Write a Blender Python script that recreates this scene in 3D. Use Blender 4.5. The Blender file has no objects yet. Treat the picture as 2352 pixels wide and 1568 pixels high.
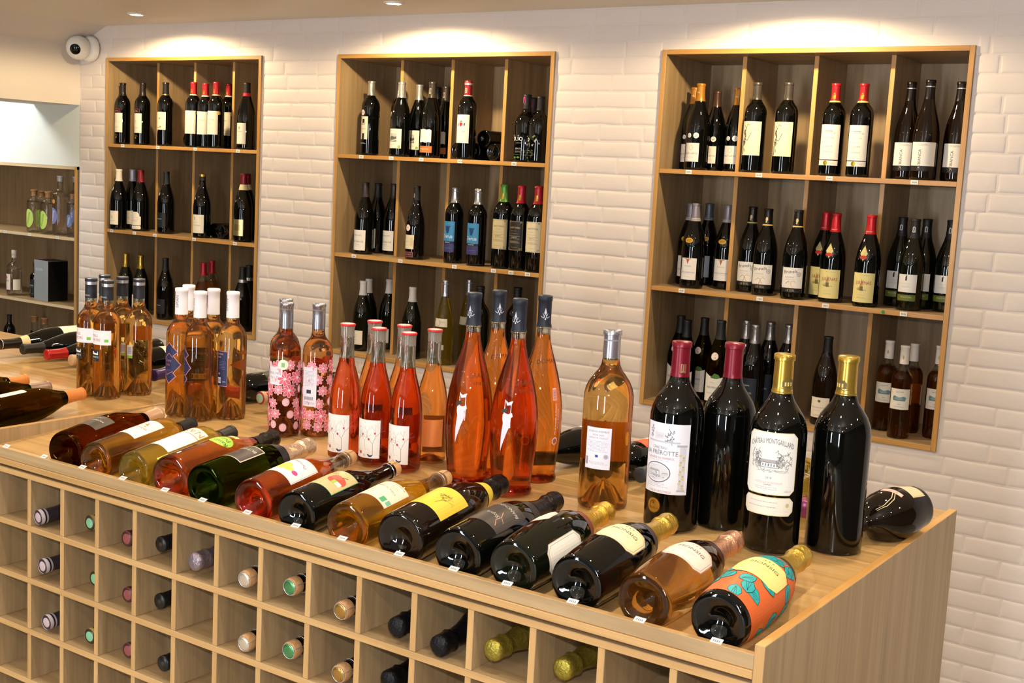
import bpy, bmesh, math, random
from mathutils import Vector, Matrix, noise
rnd = random.Random(7)
C = bpy.context.scene.collection
SC = bpy.context.scene

# ------------------------------------------------------------------ camera
CAM = Vector((2.69035, -3.76706, -0.44301))
RIGHT = Vector((0.82444282, 0.56353976, 0.0521246))
UP = Vector((-0.11739137, 0.08018474, 0.98984326))
FWD = Vector((-0.55363643, 0.82218815, -0.13226244))
F = 2846.56
cd = bpy.data.cameras.new('camera'); cam = bpy.data.objects.new('camera', cd); C.objects.link(cam)
cam.matrix_world = Matrix(((RIGHT.x, UP.x, -FWD.x, CAM.x), (RIGHT.y, UP.y, -FWD.y, CAM.y), (RIGHT.z, UP.z, -FWD.z, CAM.z), (0, 0, 0, 1)))
cd.sensor_width = 36; cd.lens = F * 36 / 2352; cd.clip_start = 0.05
SC.camera = cam

def ray(u, v):
    return RIGHT * ((u - 1176) / F) + UP * (-(v - 784) / F) + FWD
def on(u, v, ax, val):
    d = ray(u, v); return CAM + d * ((val - CAM[ax]) / d[ax])
def pix(p):
    q = Vector(p) - CAM; w = q.dot(FWD); return 1176 + F * q.dot(RIGHT) / w, 784 - F * q.dot(UP) / w

# ------------------------------------------------------------------ world, view, lights
w = bpy.data.worlds.new('world'); SC.world = w; w.use_nodes = True
w.node_tree.nodes['Background'].inputs[0].default_value = (0.9, 0.95, 1.0, 1)
w.node_tree.nodes['Background'].inputs[1].default_value = 0.3
SC.view_settings.view_transform = 'Standard'; SC.view_settings.look = 'None'
SC.view_settings.exposure = 0.0; SC.view_settings.gamma = 1.0
SC.cycles.max_bounces = 12; SC.cycles.diffuse_bounces = 3; SC.cycles.glossy_bounces = 4
SC.cycles.transmission_bounces = 12; SC.cycles.transparent_max_bounces = 8
SC.cycles.sample_clamp_indirect = 4.0; SC.cycles.use_adaptive_sampling = True; SC.cycles.adaptive_threshold = 0.08
SC.cycles.use_denoising = True
SC.cycles.blur_glossy = 0.3

def light(name, kind, loc, energy, color, size=0.1, target=None, spot=None, blend=0.3, size_y=None):
    d = bpy.data.lights.new(name, kind); d.energy = energy; d.color = color
    if kind == 'AREA':
        d.size = size
        if size_y: d.shape = 'RECTANGLE'; d.size_y = size_y
        else: d.shape = 'DISK'
    else: d.shadow_soft_size = size
    if spot: d.spot_size = math.radians(spot); d.spot_blend = blend
    o = bpy.data.objects.new(name, d); C.objects.link(o); o.location = loc
    if target is not None:
        o.rotation_euler = (Vector(target) - Vector(loc)).to_track_quat('-Z', 'Y').to_euler()
    return o
WARM = (1.0, 0.87, 0.71)
# the photographer's flash, just above the lens
light('camera_flash', 'AREA', CAM + UP * 0.13 - FWD * 0.02, 17, (0.93, 0.93, 1.0), 0.045, CAM + FWD * 3 + UP * 0.13)
# daylight through the shop front behind the photographer
for wx in (-0.35, 2.7):
    light('shop_window_daylight', 'AREA', (wx, -6.95, -0.95), 62, (0.90, 0.95, 1.0), 0.32, (0.9, 0, -0.85), size_y=1.6)
# wall washers over the three wall units
for lx in (-1.63, -0.236, 1.2):
    light('wall_washer', 'SPOT', (lx, -0.285, 0.130), 27, (1.0, 0.76, 0.44), 0.018, (lx, -0.285, -2), 168, 0.25)
# downlights in the ceiling of the shop
DOWN = [(x, y) for y in (-1.5, -2.5, -3.6, -4.7, -5.8) for x in (-1.9, -0.6, 0.7, 2.0, 3.3)]
for x, y in DOWN:
    light('downlight', 'SPOT', (x, y, 0.125), 27 if y > -2 else 19, WARM, 0.03, (x, y, -2), 140, 0.6)

# ------------------------------------------------------------------ materials
def lin(c):
    if isinstance(c, str): c = tuple(int(c[i:i + 2], 16) / 255 for i in (0, 2, 4))
    return tuple(x / 12.92 if x <= .04045 else ((x + .055) / 1.055) ** 2.4 for x in c) + (1,)
MC = {}
def mat(name, color, rough=0.5, metal=0.0, coat=0.0, ior=1.45, bump=0, bscale=50, spec=0.5):
    if name in MC: return MC[name]
    m = bpy.data.materials.new(name); m.use_nodes = True; nt = m.node_tree
    b = nt.nodes['Principled BSDF']
    b.inputs['Base Color'].default_value = lin(color); b.inputs['Roughness'].default_value = rough
    b.inputs['Metallic'].default_value = metal; b.inputs['Coat Weight'].default_value = coat
    b.inputs['IOR'].default_value = ior; b.inputs['Specular IOR Level'].default_value = spec
    if bump:
        tc = nt.nodes.new('ShaderNodeTexCoord'); n = nt.nodes.new('ShaderNodeTexNoise'); bp = nt.nodes.new('ShaderNodeBump')
        n.inputs['Scale'].default_value = bscale; n.inputs['Detail'].default_value = 4
        bp.inputs['Strength'].default_value = bump; bp.inputs['Distance'].default_value = 0.004
        nt.links.new(tc.outputs['Object'], n.inputs['Vector']); nt.links.new(n.outputs['Fac'], bp.inputs['Height'])
        nt.links.new(bp.outputs[0], b.inputs['Normal'])
    MC[name] = m; return m
def ink(hexc): return mat('ink_' + hexc, hexc, 0.5)
def foilink(hexc): return mat('foil_' + hexc, hexc, 0.3, 0.85)
def getmat(c):
    if not isinstance(c, str): return c
    return foilink(c[1:]) if c[0] == '*' else ink(c)
def emis(name, color, s):
    if name in MC: return MC[name]
    m = bpy.data.materials.new(name); m.use_nodes = True; nt = m.node_tree
    b = nt.nodes['Principled BSDF']; b.inputs['Base Color'].default_value = (0, 0, 0, 1)
    b.inputs['Emission Color'].default_value = lin(color); b.inputs['Emission Strength'].default_value = s
    MC[name] = m; return m
def glassm(name, color, ior=1.5, rough=0.0, through=0.12):
    """clear or tinted glass; a small constant share passes straight through"""
    if name in MC: return MC[name]
    m = bpy.data.materials.new(name); m.use_nodes = True; nt = m.node_tree
    nt.nodes.remove(nt.nodes['Principled BSDF']); out = nt.nodes['Material Output']
    g = nt.nodes.new('ShaderNodeBsdfGlass'); g.inputs['Color'].default_value = lin(color)
    g.inputs['IOR'].default_value = ior; g.inputs['Roughness'].default_value = rough
    if through:
        t = nt.nodes.new('ShaderNodeBsdfTransparent'); t.inputs[0].default_value = lin(color)
        mx = nt.nodes.new('ShaderNodeMixShader'); mx.inputs[0].default_value = through
        nt.links.new(g.outputs[0], mx.inputs[1]); nt.links.new(t.outputs[0], mx.inputs[2]); nt.links.new(mx.outputs[0], out.inputs['Surface'])
    else: nt.links.new(g.outputs[0], out.inputs['Surface'])
    MC[name] = m; return m
def wood(name, c1, c2, c3, axis, rough=0.38, scale=1.0):
    """oak-look laminate: stretched noise grain along one axis"""
    if name in MC: return MC[name]
    m = bpy.data.materials.new(name); m.use_nodes = True; nt = m.node_tree; L = nt.links.new
    b = nt.nodes['Principled BSDF']; b.inputs['Roughness'].default_value = rough
    tc = nt.nodes.new('ShaderNodeTexCoord'); oi = nt.nodes.new('ShaderNodeObjectInfo')
    mp = nt.nodes.new('ShaderNodeMapping'); mul = nt.nodes.new('ShaderNodeVectorMath'); mul.operation = 'SCALE'
    mul.inputs[0].default_value = (3.1, 7.7, 5.3); L(oi.outputs['Random'], mul.inputs['Scale'])
    add = nt.nodes.new('ShaderNodeVectorMath'); L(tc.outputs['Object'], add.inputs[0]); L(mul.outputs[0], add.inputs[1])
    s = [26 * scale] * 3; s[axis] = 1.6 * scale; mp.inputs['Scale'].default_value = s; L(add.outputs[0], mp.inputs['Vector'])
    n1 = nt.nodes.new('ShaderNodeTexNoise'); n1.inputs['Scale'].default_value = 1.0; n1.inputs['Detail'].default_value = 6; n1.inputs['Roughness'].default_value = 0.62; n1.inputs['Distortion'].default_value = 0.6
    L(mp.outputs[0], n1.inputs['Vector'])
    mp2 = nt.nodes.new('ShaderNodeMapping'); s2 = [150 * scale] * 3; s2[axis] = 3.5 * scale; mp2.inputs['Scale'].default_value = s2; L(add.outputs[0], mp2.inputs['Vector'])
    n2 = nt.nodes.new('ShaderNodeTexNoise'); n2.inputs['Scale'].default_value = 1.0; n2.inputs['Detail'].default_value = 3; L(mp2.outputs[0], n2.inputs['Vector'])
    r = nt.nodes.new('ShaderNodeValToRGB'); e = r.color_ramp.elements
    e[0].position = 0.30; e[0].color = lin(c1); e[1].position = 0.72; e[1].color = lin(c3)
    k = e.new(0.5); k.color = lin(c2)
    mx = nt.nodes.new('ShaderNodeMath'); mx.operation = 'MULTIPLY_ADD'; mx.inputs[1].default_value = 0.28; 
    L(n2.outputs['Fac'], mx.inputs[0]); sub = nt.nodes.new('ShaderNodeMath'); sub.operation = 'MULTIPLY_ADD'; sub.inputs[1].default_value = 0.9; sub.inputs[2].default_value = -0.09
    L(n1.outputs['Fac'], sub.inputs[0]); L(sub.outputs[0], mx.inputs[2]); L(mx.outputs[0], r.inputs['Fac'])
    L(r.outputs['Color'], b.inputs['Base Color'])
    bp = nt.nodes.new('ShaderNodeBump'); bp.inputs['Strength'].default_value = 0.12; bp.inputs['Distance'].default_value = 0.001
    L(n2.outputs['Fac'], bp.inputs['Height']); L(bp.outputs[0], b.inputs['Normal'])
    MC[name] = m; return m
OAK = ('A6804F', 'BE9860', 'CDAA74')
WX, WY, WZ = (wood('oak_laminate_' + 'xyz'[a], *OAK, a) for a in range(3))
EDGE = ('B5813F', 'C89450', 'D6A762')
EX, EY, EZ = (wood('oak_edge_band_' + 'xyz'[a], *EDGE, a, 0.32) for a in range(3))
DK = ('87704F', '9F8560', 'AF9672')
DX, DY, DZ = (wood('oak_shelf_panel_' + 'xyz'[a], *DK, a, 0.45) for a in range(3))
WALLP = mat('white_brick_paint', 'E6DBD3', 0.55, bump=0.18, bscale=45)
PLAST = mat('cream_plaster', 'DCD2C6', 0.6)
CEILM = mat('beige_ceiling_paint', 'E8DECC', 0.45)
BLACKG = mat('black_bottle_glass', '040504', 0.03, 0, 0.0, 1.52)
GREENB = mat('dark_green_bottle_glass', '0B0F06', 0.03, 0, 0.0, 1.52)
BROWNB = mat('dark_brown_bottle_glass', '130A05', 0.03, 0, 0.0, 1.52)
WHITEP = 'EDE8DE'; CREAM = 'EBDFC4'

# ------------------------------------------------------------------ object helpers
def link(name, me, parent=None, loc=None):
    o = bpy.data.objects.new(name, me); C.objects.link(o)
    if parent is not None: o.parent = parent
    if loc is not None: o.location = loc
    return o
def thing(name, label, cat, loc=(0, 0, 0), group=None):
    o = link(name, None); o.location = loc; o['label'] = label; o['category'] = cat; o.empty_display_size = 0.05
    if group: o['group'] = group
    return o
def finish(name, bm, mats, smooth=False, angle=None):
    me = bpy.data.meshes.new(name); bm.to_mesh(me); bm.free()
    for m in (mats if isinstance(mats, (list, tuple)) else [mats]): me.materials.append(m)
    if smooth:
        for p in me.polygons: p.use_smooth = True
        if angle: me.set_sharp_from_angle(angle=math.radians(angle))
    return me
def bm_box(bm, x0, x1, y0, y1, z0, z1, mi=0):
    r = bmesh.ops.create_cube(bm, size=1)
    for v in r['verts']:
        v.co = Vector(((x0 + x1) / 2 + v.co.x * (x1 - x0), (y0 + y1) / 2 + v.co.y * (y1 - y0), (z0 + z1) / 2 + v.co.z * (z1 - z0)))
    fs = {f for v in r['verts'] for f in v.link_faces}
    for f in fs: f.material_index = mi
    return r['verts'], fs
def board(root, name, x0, x1, y0, y1, z0, z1, m, em=None, edge_axis=None, bev=0.0009, parent=None):
    """a board in world coordinates; faces whose normal lies on edge_axis take the edge band"""
    bm = bmesh.new(); vs, fs = bm_box(bm, x0, x1, y0, y1, z0, z1)
    if em is not None:
        for f in fs:
            f.normal_update()
            if any(abs(f.normal[a]) > .9 for a in edge_axis): f.material_index = 1
    if bev: bmesh.ops.bevel(bm, geom=list(bm.edges), offset=bev, segments=1, affect='EDGES', profile=0.5)
    for v in bm.verts: v.co -= root.location if root is not None else Vector((0, 0, 0))
    me = finish(name, bm, [m] + ([em] if em is not None else []))
    return link(name, me, parent or root)

def lathe(prof, seg=40, closed_top=True, mi=0, bm=None, flip=False, wob=None):
    bm = bm or bmesh.new(); rings = []
    for r, z in prof:
        if r < 1e-6: rings.append([bm.verts.new((0, 0, z))]); continue
        ring = []
        for i in range(seg):
            a = 2 * math.pi * i / seg; rr = r * (1 + (wob(a, z, r) if wob else 0))
            ring.append(bm.verts.new((rr * math.sin(a), -rr * math.cos(a), z)))
        rings.append(ring)
    for a, b in zip(rings, rings[1:]):
        for i in range(seg):
            j = (i + 1) % seg
            if len(a) == 1 and len(b) == 1: break
            if len(a) == 1: vs = (a[0], b[j], b[i])
            elif len(b) == 1: vs = (a[i], a[j], b[0])
            else: vs = (a[i], a[j], b[j], b[i])
            if flip: vs = vs[::-1]
            f = bm.faces.new(vs); f.material_index = mi
    return bm
def mm(p): return [(r * .001, z * .001) for r, z in p]
def smoothp(p, n=1):
    """Chaikin-like rounding of a profile"""
    for _ in range(n):
        q = [p[0]]
        for a, b in zip(p, p[1:]):
            q += [(a[0] * .75 + b[0] * .25, a[1] * .75 + b[1] * .25), (a[0] * .25 + b[0] * .75, a[1] * .25 + b[1] * .75)]
        q.append(p[-1]); p = q
    return p

# ------------------------------------------------------------------ bottle shapes (mm): punt, body, then neck
def S(body, h, punt=20, pr=30, r=37.5, mouth=15.2, mouth_h=8, nr=14):
    pr = min(pr, r * .70)
    foot = [(0, punt), (pr * .22, punt * .95), (pr * .5, punt * .66), (pr * .8, punt * .22), (pr, 2.4), (pr + 3, .3), (r * .86, 0), (r - 2, 1.6), (r - .5, 4.5), (r, 9)]
    top = [(nr, h - mouth_h - 1), (mouth, h - mouth_h), (mouth, h - 1.5), (mouth - 1.5, h), (0, h)]
    return foot, body, top
KIND = {
 'bordeaux': S([(37.5, 190), (37.2, 200), (35.2, 211), (31, 221), (24.5, 230), (18.6, 238), (15.6, 247), (14.4, 258)], 300),
 'burgundy': S([(41, 138), (40.3, 153), (37.6, 172), (32.5, 193), (25.5, 214), (19.6, 231), (16.2, 246), (14.8, 262)], 297, r=41, pr=33, punt=25),
 'rhone': S([(41, 128), (40, 150), (36.5, 175), (30, 200), (23.5, 222), (18.5, 241), (15.6, 258), (14.6, 270)], 312, r=41, pr=33),
 'flute': S([(36, 140), (35, 165), (32, 190), (27, 215), (21.5, 240), (17, 262), (14.5, 282)], 330, r=36, pr=28),
 'champagne': S([(43.5, 128), (43, 142), (40.5, 162), (35.5, 184), (28, 208), (21, 230), (17, 250), (15.2, 268)], 310, r=43.5, pr=34, punt=32, mouth=16, mouth_h=10),
 'swollen': S([(44, 30), (46.5, 80), (47, 120), (44.5, 150), (38.5, 178), (30, 202), (22, 224), (17, 244), (15.5, 262)], 305, r=42, pr=34, punt=34, mouth=16, mouth_h=10),
 'magnum': S([(51.5, 205), (51, 220), (48, 235), (42, 249), (33, 262), (24.5, 274), (19.5, 286), (17.3, 298)], 358, r=51.5, pr=40, punt=30, mouth=18.5, mouth_h=10, nr=16.5),
 'rose_magnum': S([(50.5, 215), (50, 229), (47, 243), (41, 256), (32, 269), (24, 279), (19, 290), (17, 302)], 360, r=50.5, pr=40, punt=58, mouth=18, mouth_h=10, nr=16),
 'rose': S([(37, 198), (36.6, 208), (34.6, 219), (30, 229), (23.5, 237), (18, 245), (16, 254), (15.6, 262)], 325, r=37, pr=33, punt=48, mouth=16, mouth_h=8, nr=15),
 'waisted': S([(37, 118), (36.3, 140), (33.5, 163), (28.5, 186), (23, 205), (18.8, 220), (16.6, 236), (16, 250)], 308, r=37, pr=31, punt=16, mouth=16.6, mouth_h=7, nr=15.6),
 'jug': S([(43, 138), (42.2, 150), (38, 163), (30, 173), (21, 182), (16.5, 192), (15, 205)], 250, r=43, pr=34, punt=18),
 'gin': S([(36, 145), (35, 158), (29, 168), (19, 176), (14.5, 184), (14, 195)], 208, r=36, pr=30, punt=8, mouth=17, mouth_h=6),
 'tall_gin': S([(38, 200), (37, 210), (31, 219), (20, 226), (14.5, 234), (14, 250)], 300, r=38, pr=30, punt=12, mouth=16, mouth_h=22),
 'cylinder': S([(34, 200), (33, 212), (26, 222), (17, 230), (14.5, 240)], 262, r=34, pr=28, punt=10, mouth=15, mouth_h=20),
 'flask': S([(43, 150), (42, 165), (37, 178), (27, 188), (17, 196), (14.5, 206)], 265, r=43, pr=36, punt=10, mouth=15, mouth_h=28),
 'carafe': S([(38, 60), (36, 90), (29, 115), (20, 140), (15.5, 160)], 215, r=38, pr=30, punt=8, mouth=17, mouth_h=5),
 'ham': S([(52, 30), (58, 60), (60, 95), (57, 122), (47, 145), (33, 162), (21, 174), (16, 186)], 236, r=48, pr=36, punt=20),
}
# the tall amphora-like rosé bottle on its ring foot
KIND['amphora'] = ([(0, 9), (14, 8.5), (22, 7), (30, 4), (34, 1), (37, 0), (42, 0), (44, 4), (43.5, 9), (41.5, 13)],
                   [(41, 20), (42.5, 36), (46, 70), (49, 105), (50, 135), (48.5, 165), (44, 198), (37, 230), (29, 258), (21.5, 282), (17, 300), (15, 314)],
                   [(14.4, 328), (16.3, 330), (16.3, 334), (14.2, 336), (13.8, 388), (15, 389), (15, 397), (13.8, 399), (0, 399)])
def outline(kind):
    foot, body, top = KIND[kind]; return foot + body + top
def radius_at(kind, z):
    foot, body, top = KIND[kind]; p = [foot[-1]] + body + top
    for (r0, z0), (r1, z1) in zip(p, p[1:]):
        if z0 <= z <= z1 and z1 > z0: return r0 + (r1 - r0) * (z - z0) / (z1 - z0)
    return p[-1][0]

# ------------------------------------------------------------------ labels: flat artwork wrapped round the bottle
FONTC = {}
def text_tris(s):
    if s in FONTC: return FONTC[s]
    cu = bpy.data.curves.new('t', 'FONT'); cu.body = s; cu.size = 1; cu.align_x = 'CENTER'; cu.align_y = 'CENTER'; cu.resolution_u = 2
    o = bpy.data.objects.new('t', cu); C.objects.link(o)
    dg = bpy.context.evaluated_depsgraph_get(); me = o.evaluated_get(dg).to_mesh()
    me.calc_loop_triangles()
    vs = [(v.co.x, v.co.y) for v in me.vertices]; ts = [tuple(t.vertices) for t in me.loop_triangles]
    o.evaluated_get(dg).to_mesh_clear(); bpy.data.objects.remove(o); bpy.data.curves.remove(cu)
    FONTC[s] = (vs, ts); return FONTC[s]
def shape_tris(it):
    k = it[0]
    if k == 'r': _, a, b, c, d, col = it; return [(a, b), (c, b), (c, d), (a, d)], [(0, 1, 2), (0, 2, 3)], col
    if k == 'e':
        _, cx, cy, rx, ry, col = it; n = 20
        return [(cx, cy)] + [(cx + rx * math.cos(2 * math.pi * i / n), cy + ry * math.sin(2 * math.pi * i / n)) for i in range(n)], [(0, i + 1, (i + 1) % n + 1) for i in range(n)], col
    if k == 'p':
        from mathutils.geometry import tessellate_polygon
        pts = it[1]; return list(pts), [tuple(t) for t in tessellate_polygon([[Vector((x, y, 0)) for x, y in pts]])], it[2]
    if k == 'l':
        pts, wd, col = it[1], it[2], it[3]; V = []; T = []
        for (x0, y0), (x1, y1) in zip(pts, pts[1:]):
            L = math.hypot(x1 - x0, y1 - y0) or 1; nx, ny = -(y1 - y0) / L * wd / 2, (x1 - x0) / L * wd / 2
            ex, ey = (x1 - x0) / L * wd * .3, (y1 - y0) / L * wd * .3; b = len(V)
            V += [(x0 + nx - ex, y0 + ny - ey), (x0 - nx - ex, y0 - ny - ey), (x1 - nx + ex, y1 - ny + ey), (x1 + nx + ex, y1 + ny + ey)]; T += [(b, b + 1, b + 2), (b, b + 2, b + 3)]
        return V, T, col
    if k == 't':
        _, x, y, size, s, col = it[:6]; rot = math.radians(it[6]) if len(it) > 6 else 0; sq = it[7] if len(it) > 7 else 1
        arc = it[8] if len(it) > 8 else 0
        vs, ts = text_tris(s); c, sn = math.cos(rot), math.sin(rot); V = []
        for a, b in vs:
            a *= size * sq; b *= size
            if arc: b -= arc * a * a
            V.append((x + a * c - b * sn, y + a * sn + b * c))
        return V, ts, col
def layers(items):
    """lowest layer for every shape that keeps it above the differently coloured shapes it covers"""
    out = []; boxes = []
    for it in items:
        V, T, col = shape_tris(it); xs = [p[0] for p in V]; ys = [p[1] for p in V]; b = (min(xs), max(xs), min(ys), max(ys)); l = 0
        for (c, c2), k in zip(boxes, out):
            if b[0] < c[1] and b[1] > c[0] and b[2] < c[3] and b[3] > c[2]: l = max(l, k + (c2 != col))
        out.append(l); boxes.append((b, col))
    return out
STEP = 0.07
def wrap(name, kind, items, u0=0.0, lift=0.25, base_layer=0, stepx=5.0, rref=None):
    mats = []; bm = bmesh.new(); lay = bm.faces.layers.int.new('L'); LY = layers(items)
    for n, it in enumerate(items):
        V, T, col = shape_tris(it); m = getmat(col)
        if m not in mats: mats.append(m)
        bv = [bm.verts.new((x, y, 0)) for x, y in V]
        for t in T:
            try: f = bm.faces.new([bv[i] for i in t])
            except ValueError: continue
            f.normal_update(); f.material_index = mats.index(m); f[lay] = LY[n]
            if f.normal.z < 0: f.normal_flip()
    xs = [v.co.x for v in bm.verts]; ys = [v.co.y for v in bm.verts]
    x = math.floor(min(xs) / stepx) * stepx + stepx
    while x < max(xs):
        bmesh.ops.bisect_plane(bm, geom=bm.verts[:] + bm.edges[:] + bm.faces[:], plane_co=(x, 0, 0), plane_no=(1, 0, 0)); x += stepx
    foot, body, top = KIND[kind]
    for _, z in body + [foot[-1]]:
        if min(ys) < z < max(ys): bmesh.ops.bisect_plane(bm, geom=bm.verts[:] + bm.edges[:] + bm.faces[:], plane_co=(0, z, 0), plane_no=(0, 1, 0))
    fl = {}
    for f in bm.faces:
        for v in f.verts: fl[v] = f[lay]
    rref = rref or radius_at(kind, (min(ys) + max(ys)) / 2)
    for v in bm.verts:
        R = radius_at(kind, v.co.y) + lift + (base_layer + fl.get(v, 0)) * STEP
        a = (v.co.x + u0) / rref; z = v.co.y
        v.co = Vector((R * math.sin(a), -R * math.cos(a), z)) * .001
    return finish(name, bm, mats or [ink('FFFFFF')])
def micro(x0, x1, y, n, col='8A8580', h=0.7, gap=2.2, seed=1):
    r = random.Random(seed); out = []
    for i in range(n):
        yy = y - i * gap; x = x0 + (r.random() * .15) * (x1 - x0); e = x1 - (r.random() * .2) * (x1 - x0)
        while x < e:
            l = 1.5 + r.random() * 4.5; out.append(('r', x, yy, min(x + l, e), yy + h, col)); x += l + 1.2
    return out
def frame(x0, y0, x1, y1, wd, col):
    return [('l', [(x0, y0), (x1, y0), (x1, y1), (x0, y1), (x0, y0)], wd, col)]
def octo(x0, y0, x1, y1, c): return [(x0 + c, y0), (x1 - c, y0), (x1, y0 + c), (x1, y1 - c), (x1 - c, y1), (x0 + c, y1), (x0, y1 - c), (x0, y0 + c)]
def scribble(cx, cy, rx, ry, n, wd, col, seed=3):
    r = random.Random(seed); out = []
    for i in range(n):
        x, y = cx + rx * (r.random() * 2 - 1) * .8, cy + ry * (r.random() * 2 - 1) * .8; pts = [(x, y)]
        for k in range(4): x += rx * .25 * (r.random() * 2 - 1); y += ry * .25 * (r.random() * 2 - 1); pts.append((x, y))
        out.append(('l', pts, wd, col))
    return out
def twig(x, y, L, a, d, wd, col, seed=5):
    r = random.Random(seed); out = []
    def go(x, y, L, a, d, wd):
        x1, y1 = x + L * math.cos(a), y + L * math.sin(a); out.append(('l', [(x, y), (x1, y1)], wd, col))
        if d: 
            for s in (-1, 1): go(x1, y1, L * .68, a + s * (.35 + r.random() * .4), d - 1, wd * .75)
    go(x, y, L, a, d, wd); return out
def house(cx, cy, s, col='6E6E72', wall='F4F1EA'):
    o = [('r', cx - s, cy, cx + s, cy + s * .45, wall), ('p', [(cx - s * 1.1, cy + s * .45), (cx + s * 1.1, cy + s * .45), (cx + s * .75, cy + s * .75), (cx - s * .75, cy + s * .75)], 'A9A9AC')]
    for i in range(7): o.append(('r', cx - s * .85 + i * s * .27, cy + s * .1, cx - s * .85 + i * s * .27 + s * .1, cy + s * .36, col))
    o += frame(cx - s, cy, cx + s, cy + s * .45, s * .05, col); return o
def flower(cx, cy, r, n=8, c1='E0607E', c2='F6D3DA'):
    out = []
    for i in range(n):
        a = 2 * math.pi * i / n
        px, py = cx + r * .55 * math.cos(a), cy + r * .55 * math.sin(a); pts = []
        for k in range(10):
            t = 2 * math.pi * k / 10; lx, ly = r * .48 * math.cos(t), r * .24 * math.sin(t)
            pts.append((px + lx * math.cos(a) - ly * math.sin(a), py + lx * math.sin(a) + ly * math.cos(a)))
        if c1: out.append(('p', pts, c1))
        out.append(('l', pts + [pts[0]], r * .05, c2))
    out.append(('e', cx, cy, r * .17, r * .17, 'F7E6EA')); return out

# ------------------------------------------------------------------ building bottle types
WINES = {}
def wine_mat(key):
    # colour squared is what is seen through two faces of the wine
    tint = dict(amber='FFE4B2', rose='FCD6AC', pink='F0A890', red_rose='F9B088', gold='FCE68C', straw='F8EEA4', orange='FCC884', deep='FAB878', water='FFFFFF', brown='E8C080', green='DDE690', darkred='7A2A20', lemon='F0E48C', dim='D0A878')[key]
    new = 'wine_' + key not in MC; m = glassm('wine_' + key, tint, 0.93, 0, 0.05)
    if new and key not in ('water', 'darkred'):
        nt = m.node_tree; out = nt.nodes['Material Output']; src = out.inputs['Surface'].links[0].from_socket
        c = lin(tint); c = (c[0] ** 2, c[1] ** 2, c[2] ** 2, 1)
        t = nt.nodes.new('ShaderNodeBsdfTranslucent'); t.inputs[0].default_value = c; d = nt.nodes.new('ShaderNodeBsdfDiffuse'); d.inputs[0].default_value = c
        a = nt.nodes.new('ShaderNodeMixShader'); nt.links.new(t.outputs[0], a.inputs[1]); nt.links.new(d.outputs[0], a.inputs[2])
        b = nt.nodes.new('ShaderNodeMixShader'); b.inputs[0].default_value = 0.10 if key == 'straw' else 0.02; nt.links.new(src, b.inputs[1]); nt.links.new(a.outputs[0], b.inputs[2]); nt.links.new(b.outputs[0], out.inputs['Surface'])
    return m
GL = {'clear': lambda: glassm('clear_bottle_glass', 'FAFCFA', 1.5, 0, 0.07),
      'thin': lambda: glassm('thin_clear_glass', 'FFFFFF', 1.5, 0, 0.35),
      'greenish': lambda: glassm('green_bottle_glass', '93AC50', 1.5, 0, 0.12),
      'amberg': lambda: glassm('amber_bottle_glass', 'B08448', 1.5, 0, 0.12),
      'olive': lambda: glassm('olive_bottle_glass', '9C9448', 1.5, 0, 0.12)}
CAPM = {}
def cap_mat(col, kind='foil'):
    key = col + kind
    if key not in CAPM:
        CAPM[key] = mat('capsule_' + key, col, {'foil': .32, 'matte': .5, 'metal': .25, 'crinkle': .28, 'cork': .8}[kind], {'foil': .25, 'matte': 0, 'metal': .8, 'crinkle': .75, 'cork': 0}[kind],
                        bump={'crinkle': .6, 'cork': .5}.get(kind, 0), bscale=170)
    return CAPM[key]
def glass_profile(kind): return outline(kind)
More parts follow.
